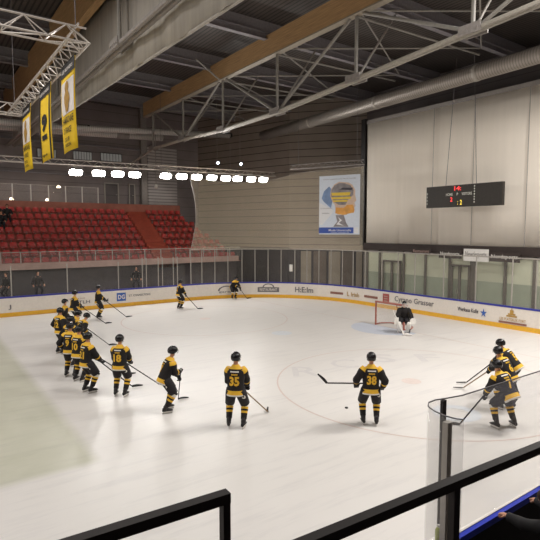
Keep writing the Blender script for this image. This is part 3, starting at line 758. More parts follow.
# ------------------------------------------------------------------ grandstand
st=tag(empty('grandstand',(0,35,0)),'stepped red grandstand along the far side of the rink','grandstand')
def rend(i): return 22.3-.33*i
for i in range(8):
    y0=.35+.83*i; z=2.45+.51*i
    MB().box((-14,y0,max(z-.6,2.44)),(rend(i),y0+.83 if i<7 else y0+1.3,z)).build('tier',M['redstep'],st)
MB().box((-14,0,2.46),(21.8,.35,2.88)).build('front_ledge',M['pinkconc'],st)
MB().box((-14,.36,0),(21.8,.5,2.44)).build('under_wall',M['lowdark'],st)
MB().box((-14,7.0,5.8),(19.9,7.2,7.2)).build('back_ledge',M['terracotta'],st)
MB().box((-14,7.2,6.9),(20.0,9.6,7.15)).build('gallery_floor',M['conc'],st)
mb=MB()
for i in range(16): mb.box((14.88,.36+.415*i,2.47+.255*i-.3),(16.48,.36+.415*(i+1),2.47+.255*(i+1)))
mb.build('aisle_stairs',M['aisle'],st)
fr=tag(empty('handrail',(0,35.1,2.9)),'pale steel handrail along the front edge of the red stand','handrail')
x=-13
xs=[]
while x<22: xs.append(x); x+=1.18
for x in [4.41-1.18*j for j in range(1,10)]+[4.41,5.54,6.71,7.88,9.03,10.22,11.4,12.62,13.78,15.03,16.24,17.4,18.6,19.8,21.0]:
    MB().tube([(x,0,-.35),(x,0,.68)],.035,6).build('post',M['post'],fr)
MB().tube([(-13,0,.68),(22,0,.68)],.03,6).build('top_rail',M['post'],fr)
MB().box((-13,-.01,-.02),(22,.01,.62)).build('glass_infill',M['glass'],fr)
gr=tag(empty('balcony_railing',(0,42.4,7.15)),'glass balcony railing with steel posts above the top row of seats','railing')
for k in range(-8,9):
    x=6.3+1.28*k
    if x>13.6: continue
    MB().tube([(x,0,0),(x,0,1.35)],.045,6).build('post',M['wpaint'],gr)
MB().tube([(-5,0,1.33),(12.7,0,1.33)],.025,6).build('top_rail',M['post'],gr)
MB().box((-5,-.01,.1),(12.7,.01,1.28)).build('glass_infill',M['glass'],gr)
for i,(x0,x1) in enumerate(((13.9,15.2),(16.1,16.7))):
    d=struct(empty('door_%d'%(i+3),(0,44.6,7.15)))
    mb=MB(); mb.box((x0,-.06,0),(x0+.1,.04,2.0)); mb.box((x1-.1,-.06,0),(x1,.04,2.0)); mb.box((x0,-.06,1.92),(x1,.04,2.02)); mb.build('door_frame',M['post'],d)
    MB().box((x0+.1,-.02,0),(x1-.1,.02,1.92)).build('door_panel',M['walldark'],d)
    MB().box((x1-.28,-.07,.95),(x1-.16,-.03,1.0)).build('door_handle',M['steel'],d)
for i,(x,z,lab) in enumerate(((9.9,8.45,'warm wall lamp high behind the balcony railing'),(5.0,7.35,'low warm lamp at the left end of the balcony'),(6.4,7.35,'low warm lamp next to the left end lamp on the balcony'),(9.0,7.35,'small low warm lamp under the high balcony lamp'))):
    t=tag(empty('wall_lamp',(x,43.6,z)),lab,'lamp','balcony lamps')
    MB().tube([(0,0,0),(0,0,.16)],[.16,.1],12).build('lamp_shade',M['warm'],t)
    MB().tube([(0,0,.16),(0,0,.2),(0,.9 if z>8 else .0,.2)] if z>8 else [(0,0,.0),(0,0,-.38)],.02,6).build('bracket',M['grey'],t)
# seats
def seat_mesh():
    mb=MB()
    # back: curved sheet facing -Y
    n=6
    for (z0,z1,y0,y1,w) in ((.42,.72,.28,.34,.41),):
        vs=[]
        for i in range(n+1):
            a=-1+2*i/n
            for j,(zz,yy) in enumerate(((z0,y0),(z0+.22,y0+.03),(z1-.05,y1),(z1,y1+.03))):
                ww=w/2*(1 if j<2 else .92 if j==2 else .82)
                vs.append((a*ww,yy-.05*a*a,zz))
        off=len(vs); vs2=[(x,y+.03,z) for x,y,z in vs]
        fs=[(i*4+j,(i+1)*4+j,(i+1)*4+j+1,i*4+j+1) for i in range(n) for j in range(3)]
        mb.add(vs,fs); mb.add(vs2,[tuple(reversed(f)) for f in fs])
        mb.add([vs[i*4+3] for i in range(n+1)]+[vs2[i*4+3] for i in range(n+1)],[(i,i+1,i+1+n+1,i+n+1) for i in range(n)])
    # folded-up seat pan
    vs=[]
    for i in range(n+1):
        a=-1+2*i/n
        for (yy,zz) in ((.27,.40),(.12,.385),(-.02,.40),(-.06,.37)): vs.append((a*.22,yy,zz-.02+.02*a*a))
    fs=[(i*4+j,(i+1)*4+j,(i+1)*4+j+1,i*4+j+1) for i in range(n) for j in range(3)]
    mb.add(vs,fs); mb.add([(x,y,z-.03) for x,y,z in vs],[tuple(reversed(f)) for f in fs])
    mb.box((-.03,.2,0),(.03,.26,.4),1); mb.box((-.18,.2,.33),(.18,.26,.37),1)
    return mb
struct(MB().box((-19.8,32.2,-.02),(15.5,35.3,.7)).build('floor_walkway',M['rubber']))
sproto=seat_mesh().build('stadium_seat',[M['seat'],M['grey']],None,True)
rown=['bottom','second','third','fourth','fifth','sixth','seventh','top']
first=True
for i in range(8):
    y=35.35+.83*i+.38; z=2.45+.51*i
    for blk,(xa,xb) in enumerate(((3.0,14.85),(16.5,rend(i)-.1))):
        x=xa+.28
        while x<xb-.2:
            if i in (6,) and x<0: pass
            o=sproto if first else sproto.copy()
            if not first: COL.objects.link(o)
            first=False
            o.location=(x,y,z)
            tag(o,'red plastic stadium seat in the %s row, %s of the orange stairway'%(rown[i],'left' if blk==0 else 'right'),'seat','red seats in the %s row %s of the stairs'%(rown[i],'left' if blk==0 else 'right'))
            x+=.56

# ------------------------------------------------------------------ foreground: platform and black railings
pl=struct(MB().box((-6,-5,3.2),(8,1.06,3.4)).build('floor_platform',M['rubber']))
rr=tag(empty('steel_railing',(1.055,.683,3.4),R(-3.3)),'black square steel railing crossing the lower right corner','railing')
MB().bar((-.85,.004,.991),(2.6,.004,.991),.024,.022).build('top_rail',M['rail'],rr)
for x in (-.016,1.3,2.55): MB().bar((x,.004,0),(x,.004,.981),.022,.018).build('post',M['rail'],rr)
lr=tag(empty('steel_railing',(.548,.955,3.4),R(-3.3)),'black square steel railing ending at the bottom centre left','railing')
MB().bar((-2.6,.004,.989),(.017,.004,.989),.026,.024).build('top_rail',M['rail'],lr)
MB().bar((.008,.004,0),(.008,.004,.978),.018,.022).build('post',M['rail'],lr)
MB().bar((-1.4,0,0),(-1.4,0,.967),.034,.036).build('post',M['rail'],lr)
MB().bar((-2.6,0,.865),(-.012,0,.865),.034,.034).build('lower_rail',M['rail'],lr)

# ------------------------------------------------------------------ goal
t=tag(empty('ice_hockey_goal',(19.78,GY,0)),'red framed ice hockey goal with white net behind the goalkeeper','goal')
hw=.93
mb=MB(); mb.tube([(0,hw,0),(0,hw,1.2),(0,hw,1.26)],.045,8); mb.tube([(0,-hw,0),(0,-hw,1.26)],.045,8); mb.tube([(0,hw+.03,1.24),(0,-hw-.03,1.24)],.05,8); mb.build('front_frame',M['redpost'],t)
mb=MB(); base=[(0,hw,.03),(.5,hw+.08,.03),(.9,hw-.15,.03),(1.08,.3,.03),(1.08,-.3,.03),(.9,-hw+.15,.03),(.5,-hw-.08,.03),(0,-hw,.03)]
mb.tube(base,.03,6); mb.tube([(0,hw,1.23),(.3,hw-.05,1.21),(.45,.4,1.2),(.45,-.4,1.2),(.3,-hw+.05,1.21),(0,-hw,1.23)],.022,6); mb.tube([(.45,0,1.2),(1.08,0,.03)],.022,6); mb.build('rear_frame',M['redpost'],t)
mb=MB(); top=[(0,hw,1.2),(.2,hw,1.2),(.42,.6,1.19),(.45,.2,1.19),(.45,-.2,1.19),(.42,-.6,1.19),(.2,-hw,1.2),(0,-hw,1.2)]
mb.add([p for p in base]+top,[(i,i+1,i+9,i+8) for i in range(7)]+[tuple(range(8,16))]); mb.build('net',M['netting'],t)

# ------------------------------------------------------------------ people
def ik(a,b,l1,l2,pole):
    a=V(a);b=V(b);d=b-a;L=d.length
    if L>(l1+l2)*.995: L=(l1+l2)*.995; b=a+d.normalized()*L; d=b-a
    u=d.normalized(); c=(l1*l1-l2*l2+L*L)/(2*L); h=math.sqrt(max(0,l1*l1-c*c))
    p=V(pole)-u*V(pole).dot(u); p.normalize()
    return a+u*c+p*h,b
def lerp(a,b,t): return a+(b-a)*t

def skin_body(name,J,parent,mat_,hands=True):
    bm=bmesh.new(); sk=bm.verts.layers.skin.verify()
    def v(p,r,root=False):
        x=bm.verts.new(p); x[sk].radius=(r,r) if not isinstance(r,tuple) else r; x[sk].use_root=root; return x
    def ch(start,items):
        q=start
        for p,r in items: w=v(p,r); bm.edges.new((q,w)); q=w
        return q
    pel=v(J['P'],.12,True)
    chest=ch(pel,[(lerp(J['P'],J['N'],.5),.11),(lerp(J['P'],J['N'],.86),.12)])
    nk=ch(chest,[(J['N']+J['u']*.03,.06),(J['H']-J['hu']*.10,.052)])
    hd=ch(nk,[(J['H']-J['hu']*.045+J['hf']*.015,.068),(J['H']+J['hu']*.03,.082),(J['H']+J['hu']*.09-J['hf']*.005,.062)])
    f=J['H']-J['hu']*.005+J['hf']*.075; 
    hm=v(J['H']-J['hu']*.0+J['hf']*.05,.05); bm.edges.new((nk,hm)) if False else bm.edges.new((hd,hm)); w=v(f+J['hf']*.03,.012); bm.edges.new((hm,w))
    for s in ('L','R'):
        ch(chest,[(J['S'+s],.055),(J['E'+s],.042),(J['W'+s],.03)])
        ch(pel,[(J['P']+(J['K'+s]-J['P'])*.12+J['X']*(.09 if s=='R' else -.09),.085),(J['K'+s],.058),(J['A'+s],.042),(J['A'+s]+V((0,0,-.06)),.035)])
    me=bpy.data.meshes.new(name); bm.to_mesh(me); bm.free(); me.materials.append(mat_)
    o=bpy.data.objects.new(name,me); COL.objects.link(o); o.parent=parent
    m=o.modifiers.new('Skin','SKIN'); m.use_smooth_shade=True
    s=o.modifiers.new('Sub','SUBSURF'); s.levels=1; s.render_levels=1
    return o

def finger_hand(mb,w,h,a,palmside,r=.011,scale=1.0,mi=0):
    """w wrist, h hand centre, a axis the fingers wrap round, palmside vector"""
    f=(h-w).normalized(); a=(a-f*a.dot(f)); a.normalize(); n=f.cross(a)
    if n.dot(palmside)<0: n=-n
    S=scale
    mb.loft([(w,a*.032*S,n*.022*S),(lerp(w,h,.5)+f*.0,a*.042*S,n*.02*S),(h+f*.02*S,a*.044*S,n*.016*S)],10,mi)
    for i,(ln,o) in enumerate(((.9,-.033),(1.0,-.011),(.95,.011),(.75,.033))):
        p=h+f*.015*S+a*o*S
        pts=[p,p+f*.035*ln*S+n*.008*S,p+f*.045*ln*S+n*.036*S,p+f*.015*ln*S+n*.055*S]
        mb.tube(pts,[r*S,r*S*1.02,r*S*.95,r*S*.8],7,mi)
    p=lerp(w,h,.45)-a*.036*S
    mb.tube([p,p+f*.028*S-a*.018*S+n*.018*S,p+f*.05*S-a*.004*S+n*.042*S],[r*1.2*S,r*1.15*S,r*.9*S],7,mi)

def joints(p):
    J={}
    hz=p.get('hip',.96); J['P']=P=V((p.get('hx',0),p.get('hy',-.02-.25*math.sin(R(p.get('lean',5)))),hz))
    a=R(p.get('lean',6)); b=R(p.get('side',0)); tw=R(p.get('twist',0))
    u=V((math.sin(b),math.sin(a)*math.cos(b),math.cos(a)*math.cos(b))).normalized(); J['u']=u
    X=V((math.cos(tw),math.sin(tw),0)); X=(X-u*X.dot(u)).normalized(); J['X']=X; F=u.cross(X).normalized(); J['F']=F
    J['N']=N=P+u*.50
    hl=R(p.get('hlean',p.get('lean',6)*.45)); ht=R(p.get('hturn',0))
    hu=V((math.sin(b)*.5-math.sin(hl)*math.sin(ht),math.sin(hl)*math.cos(ht),math.cos(hl))).normalized()
    hx=V((math.cos(ht),math.sin(ht),0)); hx=(hx-hu*hx.dot(hu)).normalized(); J['hu']=hu; J['hx']=hx; J['hf']=hu.cross(hx).normalized()
    J['H']=N+u*.075+hu*.145
    for s,g in (('L',-1),('R',1)):
        J['S'+s]=N+X*g*.2-u*.055
        fx,fy=p.get('foot'+s,(g*.15,0)); J['foot'+s]=V((fx,fy,0))
        A=V((fx,fy-.03,.15)); hp=P+V((g*.10,0,-.02)); kn,A2=ik(hp,A,.45,.44,V((g*.25+p.get('kx',0),1,0)))
        J['K'+s]=kn; J['A'+s]=A2; J['hip'+s]=hp
        hd=V(p['hand'+s]) if 'hand'+s in p else V((g*.33,.12,hz-.05))
        e,h=ik(J['S'+s],hd,.31,.31,V((g*.62,-.85,-.45))); J['E'+s]=e; J['G'+s]=h; J['W'+s]=h-(h-e).normalized()*.08
    return J

BODYR=[(-.165,.215,.170),(-.13,.214,.170),(-.115,.213,.168),(-.045,.208,.162),(-.03,.206,.160),(.06,.200,.150),(.15,.205,.150),(.24,.218,.155),(.32,.23,.158),(.38,.236,.155),(.43,.225,.145),(.475,.18,.125),(.525,.11,.095),(.57,.078,.08)]
#         white        yellow        black-thin       black ...                                              yoke yellow
BODYM=[2,1,1,1,0,0,0,0,0,0,0,1,1]
def torso_pt(J,x,s,off,fat=1.0):
    """point on the BACK of the jersey: x metres across, s metres up the spine"""
    for i in range(len(BODYR)-1):
        if BODYR[i][0]<=s<=BODYR[i+1][0]: break
    a,b=BODYR[i],BODYR[i+1]; t=(s-a[0])/(b[0]-a[0]); rx=(lerp(a[1],b[1],t))*fat+off; ry=(lerp(a[2],b[2],t))*fat+off
    ph=x/rx
    return J['P']+J['u']*s+J['X']*(rx*math.sin(ph))-J['F']*(ry*math.cos(ph))

def make_jersey(J,root,mats,pattern,fat=1.0,name='jersey'):
    mb=MB(); rings=[(J['P']+J['u']*s,J['X']*rx*fat,J['F']*ry*fat) for s,rx,ry in BODYR]
    mb.loft(rings,20,pattern)
    for s,g in (('L',-1),('R',1)):
        S=J['S'+s]-J['X']*g*.03; E=J['E'+s]; W=J['W'+s]
        pts=[S+J['X']*(-g*.03)+J['u']*.03,lerp(S,E,.18),lerp(S,E,.36),lerp(S,E,.62),lerp(S,E,.9),E,lerp(E,W,.12),lerp(E,W,.3),lerp(E,W,.52),lerp(E,W,.74),lerp(E,W,1.0)]
        rad=[.095,.115,.112,.096,.094,.096,.094,.088,.080,.074,.07]
        mi=[1,0,0,0,0,0,0,1,0,0] if len(mats)>1 else 0
        mb.tube(pts,[r*fat for r in rad],12,mi,ref=V((0,1,0)))
    return mb.build(name,mats,root,True)

def skate(J,s,root,smooth=True):
    g=-1 if s=='L' else 1
    A=J['A'+s]; f=V((A.x,A.y,0)); yaw=R(-g*8); d=V((-math.sin(yaw),math.cos(yaw),0)); x=V((d.y,-d.x,0))
    mb=MB(); z=V((0,0,1))
    up=(J['K'+s]-A).normalized()
    mb.loft([(f-d*.09+z*.085,x*.035,z*.02),(f-d*.085+z*.11,x*.04,z*.05),(f-d*.03+z*.12,x*.045,z*.06),(f+d*.06+z*.11,x*.047,z*.045),(f+d*.14+z*.095,x*.045,z*.032),(f+d*.185+z*.085,x*.03,z*.018)],10)
    mb.tube([f+z*.10-d*.02,A+z*.02-d*.01,A+up*.12],[.055,.058,.07],10)
    o=mb.build('skate',M['boot'],root,True)
    mb=MB(); mb.poly([f-d*.09+z*.075-x*.012,f-d*.06+z*.03-x*.012,f+d*.15+z*.03-x*.012,f+d*.17+z*.07-x*.012],x*.024); mb.build('blade_holder',M['wpaint'],o)
    mb=MB(); mb.poly([f-d*.11+z*.03-x*.003,f-d*.09+z*.001-x*.003,f+d*.16+z*.001-x*.003,f+d*.19+z*.03-x*.003],x*.006); mb.build('blade',M['steel'],o)

def helmet(J,root):
    H,u,x,f=J['H']+J['hu']*.03,J['hu'],J['hx'],J['hf']
    mb=MB(); nu,nv=18,9; vs=[]
    for j in range(nv+1):
        for i in range(nu):
            az=2*PI*i/nu; fr=math.cos(az)       # fr=1 front
            low=-.62 if fr<0.1 else (-.62+(fr-.1)*1.1)
            low=min(low,.28)
            el=math.asin(max(-1,min(1,1)))*1.0
            lo=math.asin(low); e=PI/2+(lo-PI/2)*j/nv
            rr=1+.02*math.cos(6*az)*math.cos(e)
            vs.append(H+x*(.120*rr*math.cos(e)*math.sin(az))+f*(.146*rr*math.cos(e)*math.cos(az)-.004)+u*(.130*math.sin(e)))
    mb.add(vs,[(j*nu+i,j*nu+(i+1)%nu,(j+1)*nu+(i+1)%nu,(j+1)*nu+i) for j in range(nv) for i in range(nu)])
    o=mb.build('helmet',M['helm'],root,True)
    mb=MB(); vs=[]; n=8
    for i in range(n+1):
        a=R(-62+124*i/n)
        for z in (.035,-.055): vs.append(H+x*(.134*math.sin(a))+f*(.158*math.cos(a))+u*z)
    mb.add(vs,[(2*i,2*i+2,2*i+3,2*i+1) for i in range(n)]); mb.build('visor',M['visor'],o,True)
    mb=MB()
    for g in (-1,1): mb.tube([H+x*g*.113-u*.05-f*.01,H+x*g*.095-u*.10+f*.03,H-u*.135+f*.055],.006,5)
    mb.build('chin_strap',M['blk'],o)
    return o

def glove(J,s,root,axis,m=None):
    g=-1 if s=='L' else 1
    W,G=J['W'+s],J['G'+s]; f=(G-W).normalized()
    mb=MB(); mb.tube([W-f*.07,W-f*.02,W+f*.03],[.082,.07,.058],10)
    finger_hand(mb,W,G+f*.01,axis,V((-g,.3,-.2)),.016,1.35)
    return mb.build('glove',m or M['glove'],root,True)

def stick(butt,heel,bdir,label,mats=('stickb','stickb'),goalie=False,bend=0):
    butt=V(butt);heel=V(heel)
    t=tag(empty('hockey_stick',(heel.x,heel.y,0)),label,'hockey stick')
    L=lambda p:V(p)-V((heel.x,heel.y,0))
    b=V(bdir).normalized()
    up=(butt-heel).normalized(); n=(b.cross(up)).normalized(); hgt=n.cross(b).normalized()
    if hgt.dot(up)<0: hgt=-hgt
    mb=MB(); h2=heel+hgt*.04
    if goalie:
        mb.bar(L(butt),L(lerp(butt,h2,.45)),.022,.034); mb.build('shaft',M[mats[0]],t)
        mb=MB(); q=lerp(butt,h2,.45); side=n
        w=hgt.cross(n); w=(butt-heel).normalized().cross(n).normalized()*.045
        mb.poly([L(q)+w*.5,L(h2)+w,L(h2)-w,L(q)-w*.8],n*.022); mb.build('paddle',M[mats[1]],t)
    else:
        mb.bar(L(butt),L(h2),.022,.032); mb.build('shaft',M[mats[0]],t)
        mb=MB(); mb.bar(L(butt),L(lerp(butt,h2,.11)),.03,.038); mb.build('grip_tape',M['white'],t)
    mb=MB(); k=6; vs=[]
    ln=.34 if not goalie else .38; hh=.075 if not goalie else .11
    for i in range(k+1):
        f=i/k; c=heel+b*(ln*f)+n*(.035*f*f)
        top=hh*(.65+.35*math.sin(PI*min(1,f*1.1+.1)))
        if f>.9: top*=.75
        for z,dn in ((0,0),(top,0),(top,.012),(0,.012)): vs.append(L(c+hgt*z+n*dn))
    fs=[]
    for i in range(k):
        for j in range(4): a=i*4+j; c=i*4+(j+1)%4; fs.append((a,c,c+4,a+4))
    fs += [(3,2,1,0),(k*4,k*4+1,k*4+2,k*4+3)]
    mb.add(vs,fs); mb.build('blade',M[mats[1]],t,True)
    return t

def local(pos,th,w):
    d=V(w)-V(pos); return Matrix.Rotation(-th,3,'Z')@d
def world(pos,th,l): return V(pos)+Matrix.Rotation(th,3,'Z')@V(l)

def player(pos,th,label,pose,num=None,stk=None,sticklabel=None,group='ice hockey players in black and yellow',vtag=''):
    pos=V((pos[0],pos[1],0)); th=R(th)
    root=tag(empty('hockey_player',pos,th),label,'person',group)
    SC=pose.get('scale',1.03); root.scale=(SC,SC,SC)
    p=dict(pose); axisL=axisR=V((0,0,1))
    if stk:
        heel=local(pos,th,stk['heel'])/SC; butt=V(stk['butt'])
        d=(heel-butt); Ls=d.length; 
        if Ls>1.5: heel_ok=True
        ax=d.normalized()
        for s in ('L','R'):
            if s in stk['hands']:
                q=butt+ax*stk['hands'][s]; p['hand'+s]=q
        axisL=axisR=ax
    J=joints(p)
    skin_body('body',J,root,M['skin'])
    je=make_jersey(J,root,[M['blk'],M['yel'],M['white']],BODYM)
    # name bar and number on the back
    mb=MB()
    for k in range(9):
        x0=-.105+.0235*k; 
        mb.add([torso_pt(J,x0,.405,.006),torso_pt(J,x0+.0235,.405,.006),torso_pt(J,x0+.0235,.435,.006),torso_pt(J,x0,.435,.006)],[(0,1,2,3)])
    mb.build('sponsor_strip',M['white'],je)
    if num:
        mb=MB()
        for k in range(6):
            x0=-.075+.026*k; mb.add([torso_pt(J,x0,.335,.008),torso_pt(J,x0+.019,.335,.008),torso_pt(J,x0+.019,.372,.008),torso_pt(J,x0,.372,.008)],[(0,1,2,3)])
        mb.build('name_lettering',M['yel'],je)
        w=.25 if len(num)==2 else .13
        mb=MB(); text(mb,num,lambda a,b:torso_pt(J,-w/2+w*a,.085+.225*b,.012),0,.045); mb.build('back_number',M['yel'],je)
    # pants
    mb=MB(); P=J['P']; z=V((0,0,1))
    mb.loft([(P+J['u']*.08,J['X']*.17,J['F']*.125),(P,J['X']*.19,J['F']*.145),(P-z*.09,V((.19,0,0)),V((0,.15,0))),(P-z*.16,V((.17,0,0)),V((0,.13,0)))],14)
    for s in 'LR':
        hp,kn=J['hip'+s],J['K'+s]; mb.tube([lerp(hp,kn,-.02),lerp(hp,kn,.25),lerp(hp,kn,.6),lerp(hp,kn,.99)],[(.125,.135),(.135,.148),(.128,.138),(.118,.122)],12,ref=V((0,1,0)))
    pa=mb.build('hockey_pants',M['bpants'],root,True)
    hp,kn=J['hipR'],J['KR']; c=lerp(hp,kn,.42); dn=(kn-hp).normalized()
    mb=MB(); pts=[]
    for i in range(12):
        a=2*PI*i/12; q=.5+.045/.12*math.cos(a)
        pts.append(c+dn*.055*math.sin(a)+V((.138*math.sin(q),-.152*math.cos(q),0)))
    mb.add(pts,[tuple(range(12))]); mb.build('thigh_logo',M['white'],pa)
    # socks
    for s in 'LR':
        kn,A=J['K'+s],J['A'+s]; up=(kn-A)
        q=[0,.1,.2,.3,.42,.54,.66,.8,1.0]; rad=[.095,.10,.096,.092,.088,.084,.08,.075,.07]
        mb=MB(); mb.tube([lerp(kn+up.normalized()*.04,A+up.normalized()*.07,t) for t in q],rad,12,[0,2,2,1,0,1,0,0],ref=V((0,1,0)))
        mb.build('sock',[M['blk'],M['yel'],M['white']],root,True)
        skate(J,s,root); glove(J,s,root,axisR)
    helmet(J,root)
    if stk:
        hb=world(pos,th,butt*SC); hw_=V(stk['heel'])
        stick(hb,hw_,stk['bdir'],sticklabel or 'hockey stick',stk.get('mats',('stickb','stickb')))
    return root

# ---- the squad -------------------------------------------------------------
def away(x,y): return math.degrees(math.atan2(-x,y))     # turn that points a figure's back at the camera
def dirs(th,a): 
    t=R(th+a); return V((-math.sin(t),math.cos(t),0))
def P_(pos,phi,label,pose,**k): return player(pos,away(*pos)+phi,label,pose,**k)
cR=V((.8141,-.5807,0)); cF=V((.5807,.8141,0))   # across the view / into the view
def rel(pos,r,f,z=0): q=V((pos[0],pos[1],0))+cR*r+cF*f; return (q.x,q.y,z)

p=(6.48,10.57)
P_(p,-12,'hockey player number 35 standing with his back turned at the centre',dict(lean=4,hip=.965,scale=1.06,footL=(-.17,.0),footR=(.19,-.02)),num='35',
   stk=dict(heel=(7.71,10.87,.02),butt=(-.10,.28,1.04),hands=dict(R=.62,L=.08),bdir=(.5,.9,0),mats=('stickw','stickb')),sticklabel='hockey stick with pale shaft held by player 35')
p=(9.39,8.72)
P_(p,8,'hockey player number 38 with his back turned and stick raised to the left',dict(lean=6,side=1,hip=.965,footL=(-.17,.02),footR=(.15,-.03),handR=(.30,.1,.9)),num='38',
   stk=dict(heel=rel(p,-1.12,.2,1.0),butt=(.26,.22,.98),hands=dict(L=.60),bdir=(-.68,.4,.85)),sticklabel='black hockey stick held level to the left by player 38')
p=(4.9,14.63)
P_(p,-26,'hockey player number 18 turned to the right beside the waiting line',dict(lean=4,hip=.965,footL=(-.15,.02),footR=(.15,0),handR=(.22,.32,.86)),num='18',
   stk=dict(heel=(6.24,14.98,.02),butt=(-.08,.24,1.02),hands=dict(R=.42,L=.08),bdir=(.8,.25,0)),sticklabel='hockey stick held out to the right by player 18')
p=(5.55,12.6)
P_(p,-72,'hockey player bending forward in profile between players 18 and 35',dict(lean=22,hlean=12,hip=.94,footL=(-.14,.05),footR=(.14,-.10)),num='7',
   stk=dict(heel=(6.15,13.3,.02),butt=(-.02,.36,1.10),hands=dict(R=.10,L=.42),bdir=(.85,.1,0)),sticklabel='hockey stick resting on the ice beside the bending player')
p=(12.02,6.62)
P_(p,42,'hockey player bending forward with number 7, nearest of the right hand trio',dict(lean=35,side=-8,twist=0,hlean=10,hip=.90,footL=(-.24,.0),footR=(.24,-.05)),num='7',
   stk=dict(heel=(11.18,7.30,.02),butt=(.05,.40,1.0),hands=dict(L=.45,R=.05),bdir=(-.55,.6,0)),sticklabel='hockey stick of the nearest player in the right hand trio')
p=(13.35,7.35)
P_(p,50,'hockey player bending forward with number 6, middle of the right hand trio',dict(lean=34,side=-8,hlean=12,hip=.92,footL=(-.2,.0),footR=(.2,-.06)),num='6',
   stk=dict(heel=(13.95,9.05,.02),butt=(.02,.42,1.02),hands=dict(L=.5,R=.05),bdir=(-.8,.35,0),mats=('stickw','stickb')),sticklabel='hockey stick of the middle player in the right hand trio')
p=(14.42,7.84)
P_(p,62,'hockey player bending forward, furthest of the right hand trio',dict(lean=42,side=-6,hlean=18,hip=.95,footL=(-.15,.1),footR=(.2,-.1),handR=(.34,.2,.72)),num='5',
   stk=dict(heel=(14.5,9.3,.02),butt=(.0,.5,.9),hands=dict(L=.35),bdir=(-.8,.35,0)),sticklabel='hockey stick of the furthest player in the right hand trio')
# far players
p=(13.61,28.92)
P_(p,-60,'lone hockey player standing before the far boards, middle of the three',dict(lean=12,hip=.95),num='4',
   stk=dict(heel=rel(p,1.15,-.15,.02),butt=(-.1,.3,1.0),hands=dict(R=.35,L=.06),bdir=(.8,-.3,0)),sticklabel='stick of the lone player before the far boards')
p=(18.81,30.88)
P_(p,-150,'hockey player stooping against the far corner boards',dict(lean=38,side=-6,hlean=24,hip=.88,footL=(-.12,.0),footR=(.12,0)),num='9',
   stk=dict(heel=rel(p,.95,-.25,.05),butt=(-.1,.40,.95),hands=dict(R=.1,L=.4),bdir=(.8,-.2,.1)),sticklabel='stick of the stooping player by the corner boards')
p=(8.44,28.61)
P_(p,-82,'hockey player standing in profile, furthest back beside the waiting line',dict(lean=5,hip=.965),num='2',
   stk=dict(heel=(9.75,27.85,.02),butt=(-.05,.25,1.05),hands=dict(R=.08,L=.42),bdir=(.9,0,0)),sticklabel='stick held forward by the profile player at the far left')
p=(6.69,26.93)
P_(p,-70,'hockey player furthest back of the waiting line, partly hidden',dict(lean=10,hip=.95),num='3',
   stk=dict(heel=(8.15,26.55,.02),butt=(-.05,.28,1.02),hands=dict(R=.08,L=.45),bdir=(.9,0,0)),sticklabel='stick of the player furthest back in the waiting line')
p=(5.5,23.92)
P_(p,-110,'helmeted hockey player facing right, second from the back of the waiting line',dict(lean=8,hip=.95),num='8')
p=(4.7,21.2)
P_(p,-55,'hockey player at the left edge of the waiting line, standing upright',dict(lean=5,hip=.96),num='12')
p=(5.2,21.2)
P_(p,-75,'hockey player leaning forward in the middle of the waiting line',dict(lean=34,hlean=20,hip=.9),num='17',
   stk=dict(heel=(6.7,21.4,.02),butt=(-.02,.4,1.0),hands=dict(R=.08,L=.42),bdir=(.9,0,0)),sticklabel='stick of the leaning player in the waiting line')
p=(5.3,20.4)
P_(p,-60,'hockey player with head leaning right, behind the front trio of the line',dict(lean=36,hlean=30,hip=.9),num='4')
p=(4.55,19.0)
P_(p,-50,'hockey player hidden between the upright left player and number 9',dict(lean=8,hip=.95),num='5')
p=(4.2,17.6)
P_(p,-30,'hockey player number 9 with his back turned in the waiting line',dict(lean=6,hip=.955),num='9')
p=(4.3,16.9)
P_(p,-45,'hockey player second from the front of the waiting line',dict(lean=7,hip=.95),num='10',
   stk=dict(heel=(5.75,16.6,.02),butt=(-.05,.26,1.02),hands=dict(R=.4,L=.06),bdir=(.9,0,0)),sticklabel='stick of the second player from the front of the line')
p=(4.2,15.55)
P_(p,-62,'hockey player at the front of the waiting line, nearest the camera',dict(lean=7,side=0,hip=.96,footL=(-.13,.0),footR=(.14,.06)),num='21',
   stk=dict(heel=(5.45,15.2,.02),butt=(-.05,.22,1.05),hands=dict(R=.42,L=.06),bdir=(.9,-.1,0)),sticklabel='stick of the player at the front of the waiting line')

# ---- goalkeeper ------------------------------------------------------------
gp=V((19.2,15.75,0)); gth=R(132)
root=tag(empty('goalkeeper',gp,gth),'goalkeeper in black with big white leg pads crouching before the goal','person')
pose=dict(lean=24,hlean=8,hip=.78,footL=(-.19,-.02),footR=(.19,-.02),handL=(-.42,.22,.62),handR=(.36,.32,.60))
J=joints(pose)
skin_body('body',J,root,M['skin'])
make_jersey(J,root,[M['blk'],M['blk'],M['yel']],[0]*13,1.18)
mb=MB(); P=J['P']
mb.loft([(P+J['u']*.05,J['X']*.22,J['F']*.17),(P-V((0,0,.1)),V((.23,0,0)),V((0,.18,0))),(P-V((0,0,.2)),V((.2,0,0)),V((0,.15,0)))],14)
for s in 'LR': mb.tube([J['hip'+s],lerp(J['hip'+s],J['K'+s],.5),lerp(J['hip'+s],J['K'+s],.95)],[.15,.15,.13],12,ref=V((0,1,0)))
mb.build('hockey_pants',M['bpants'],root,True)
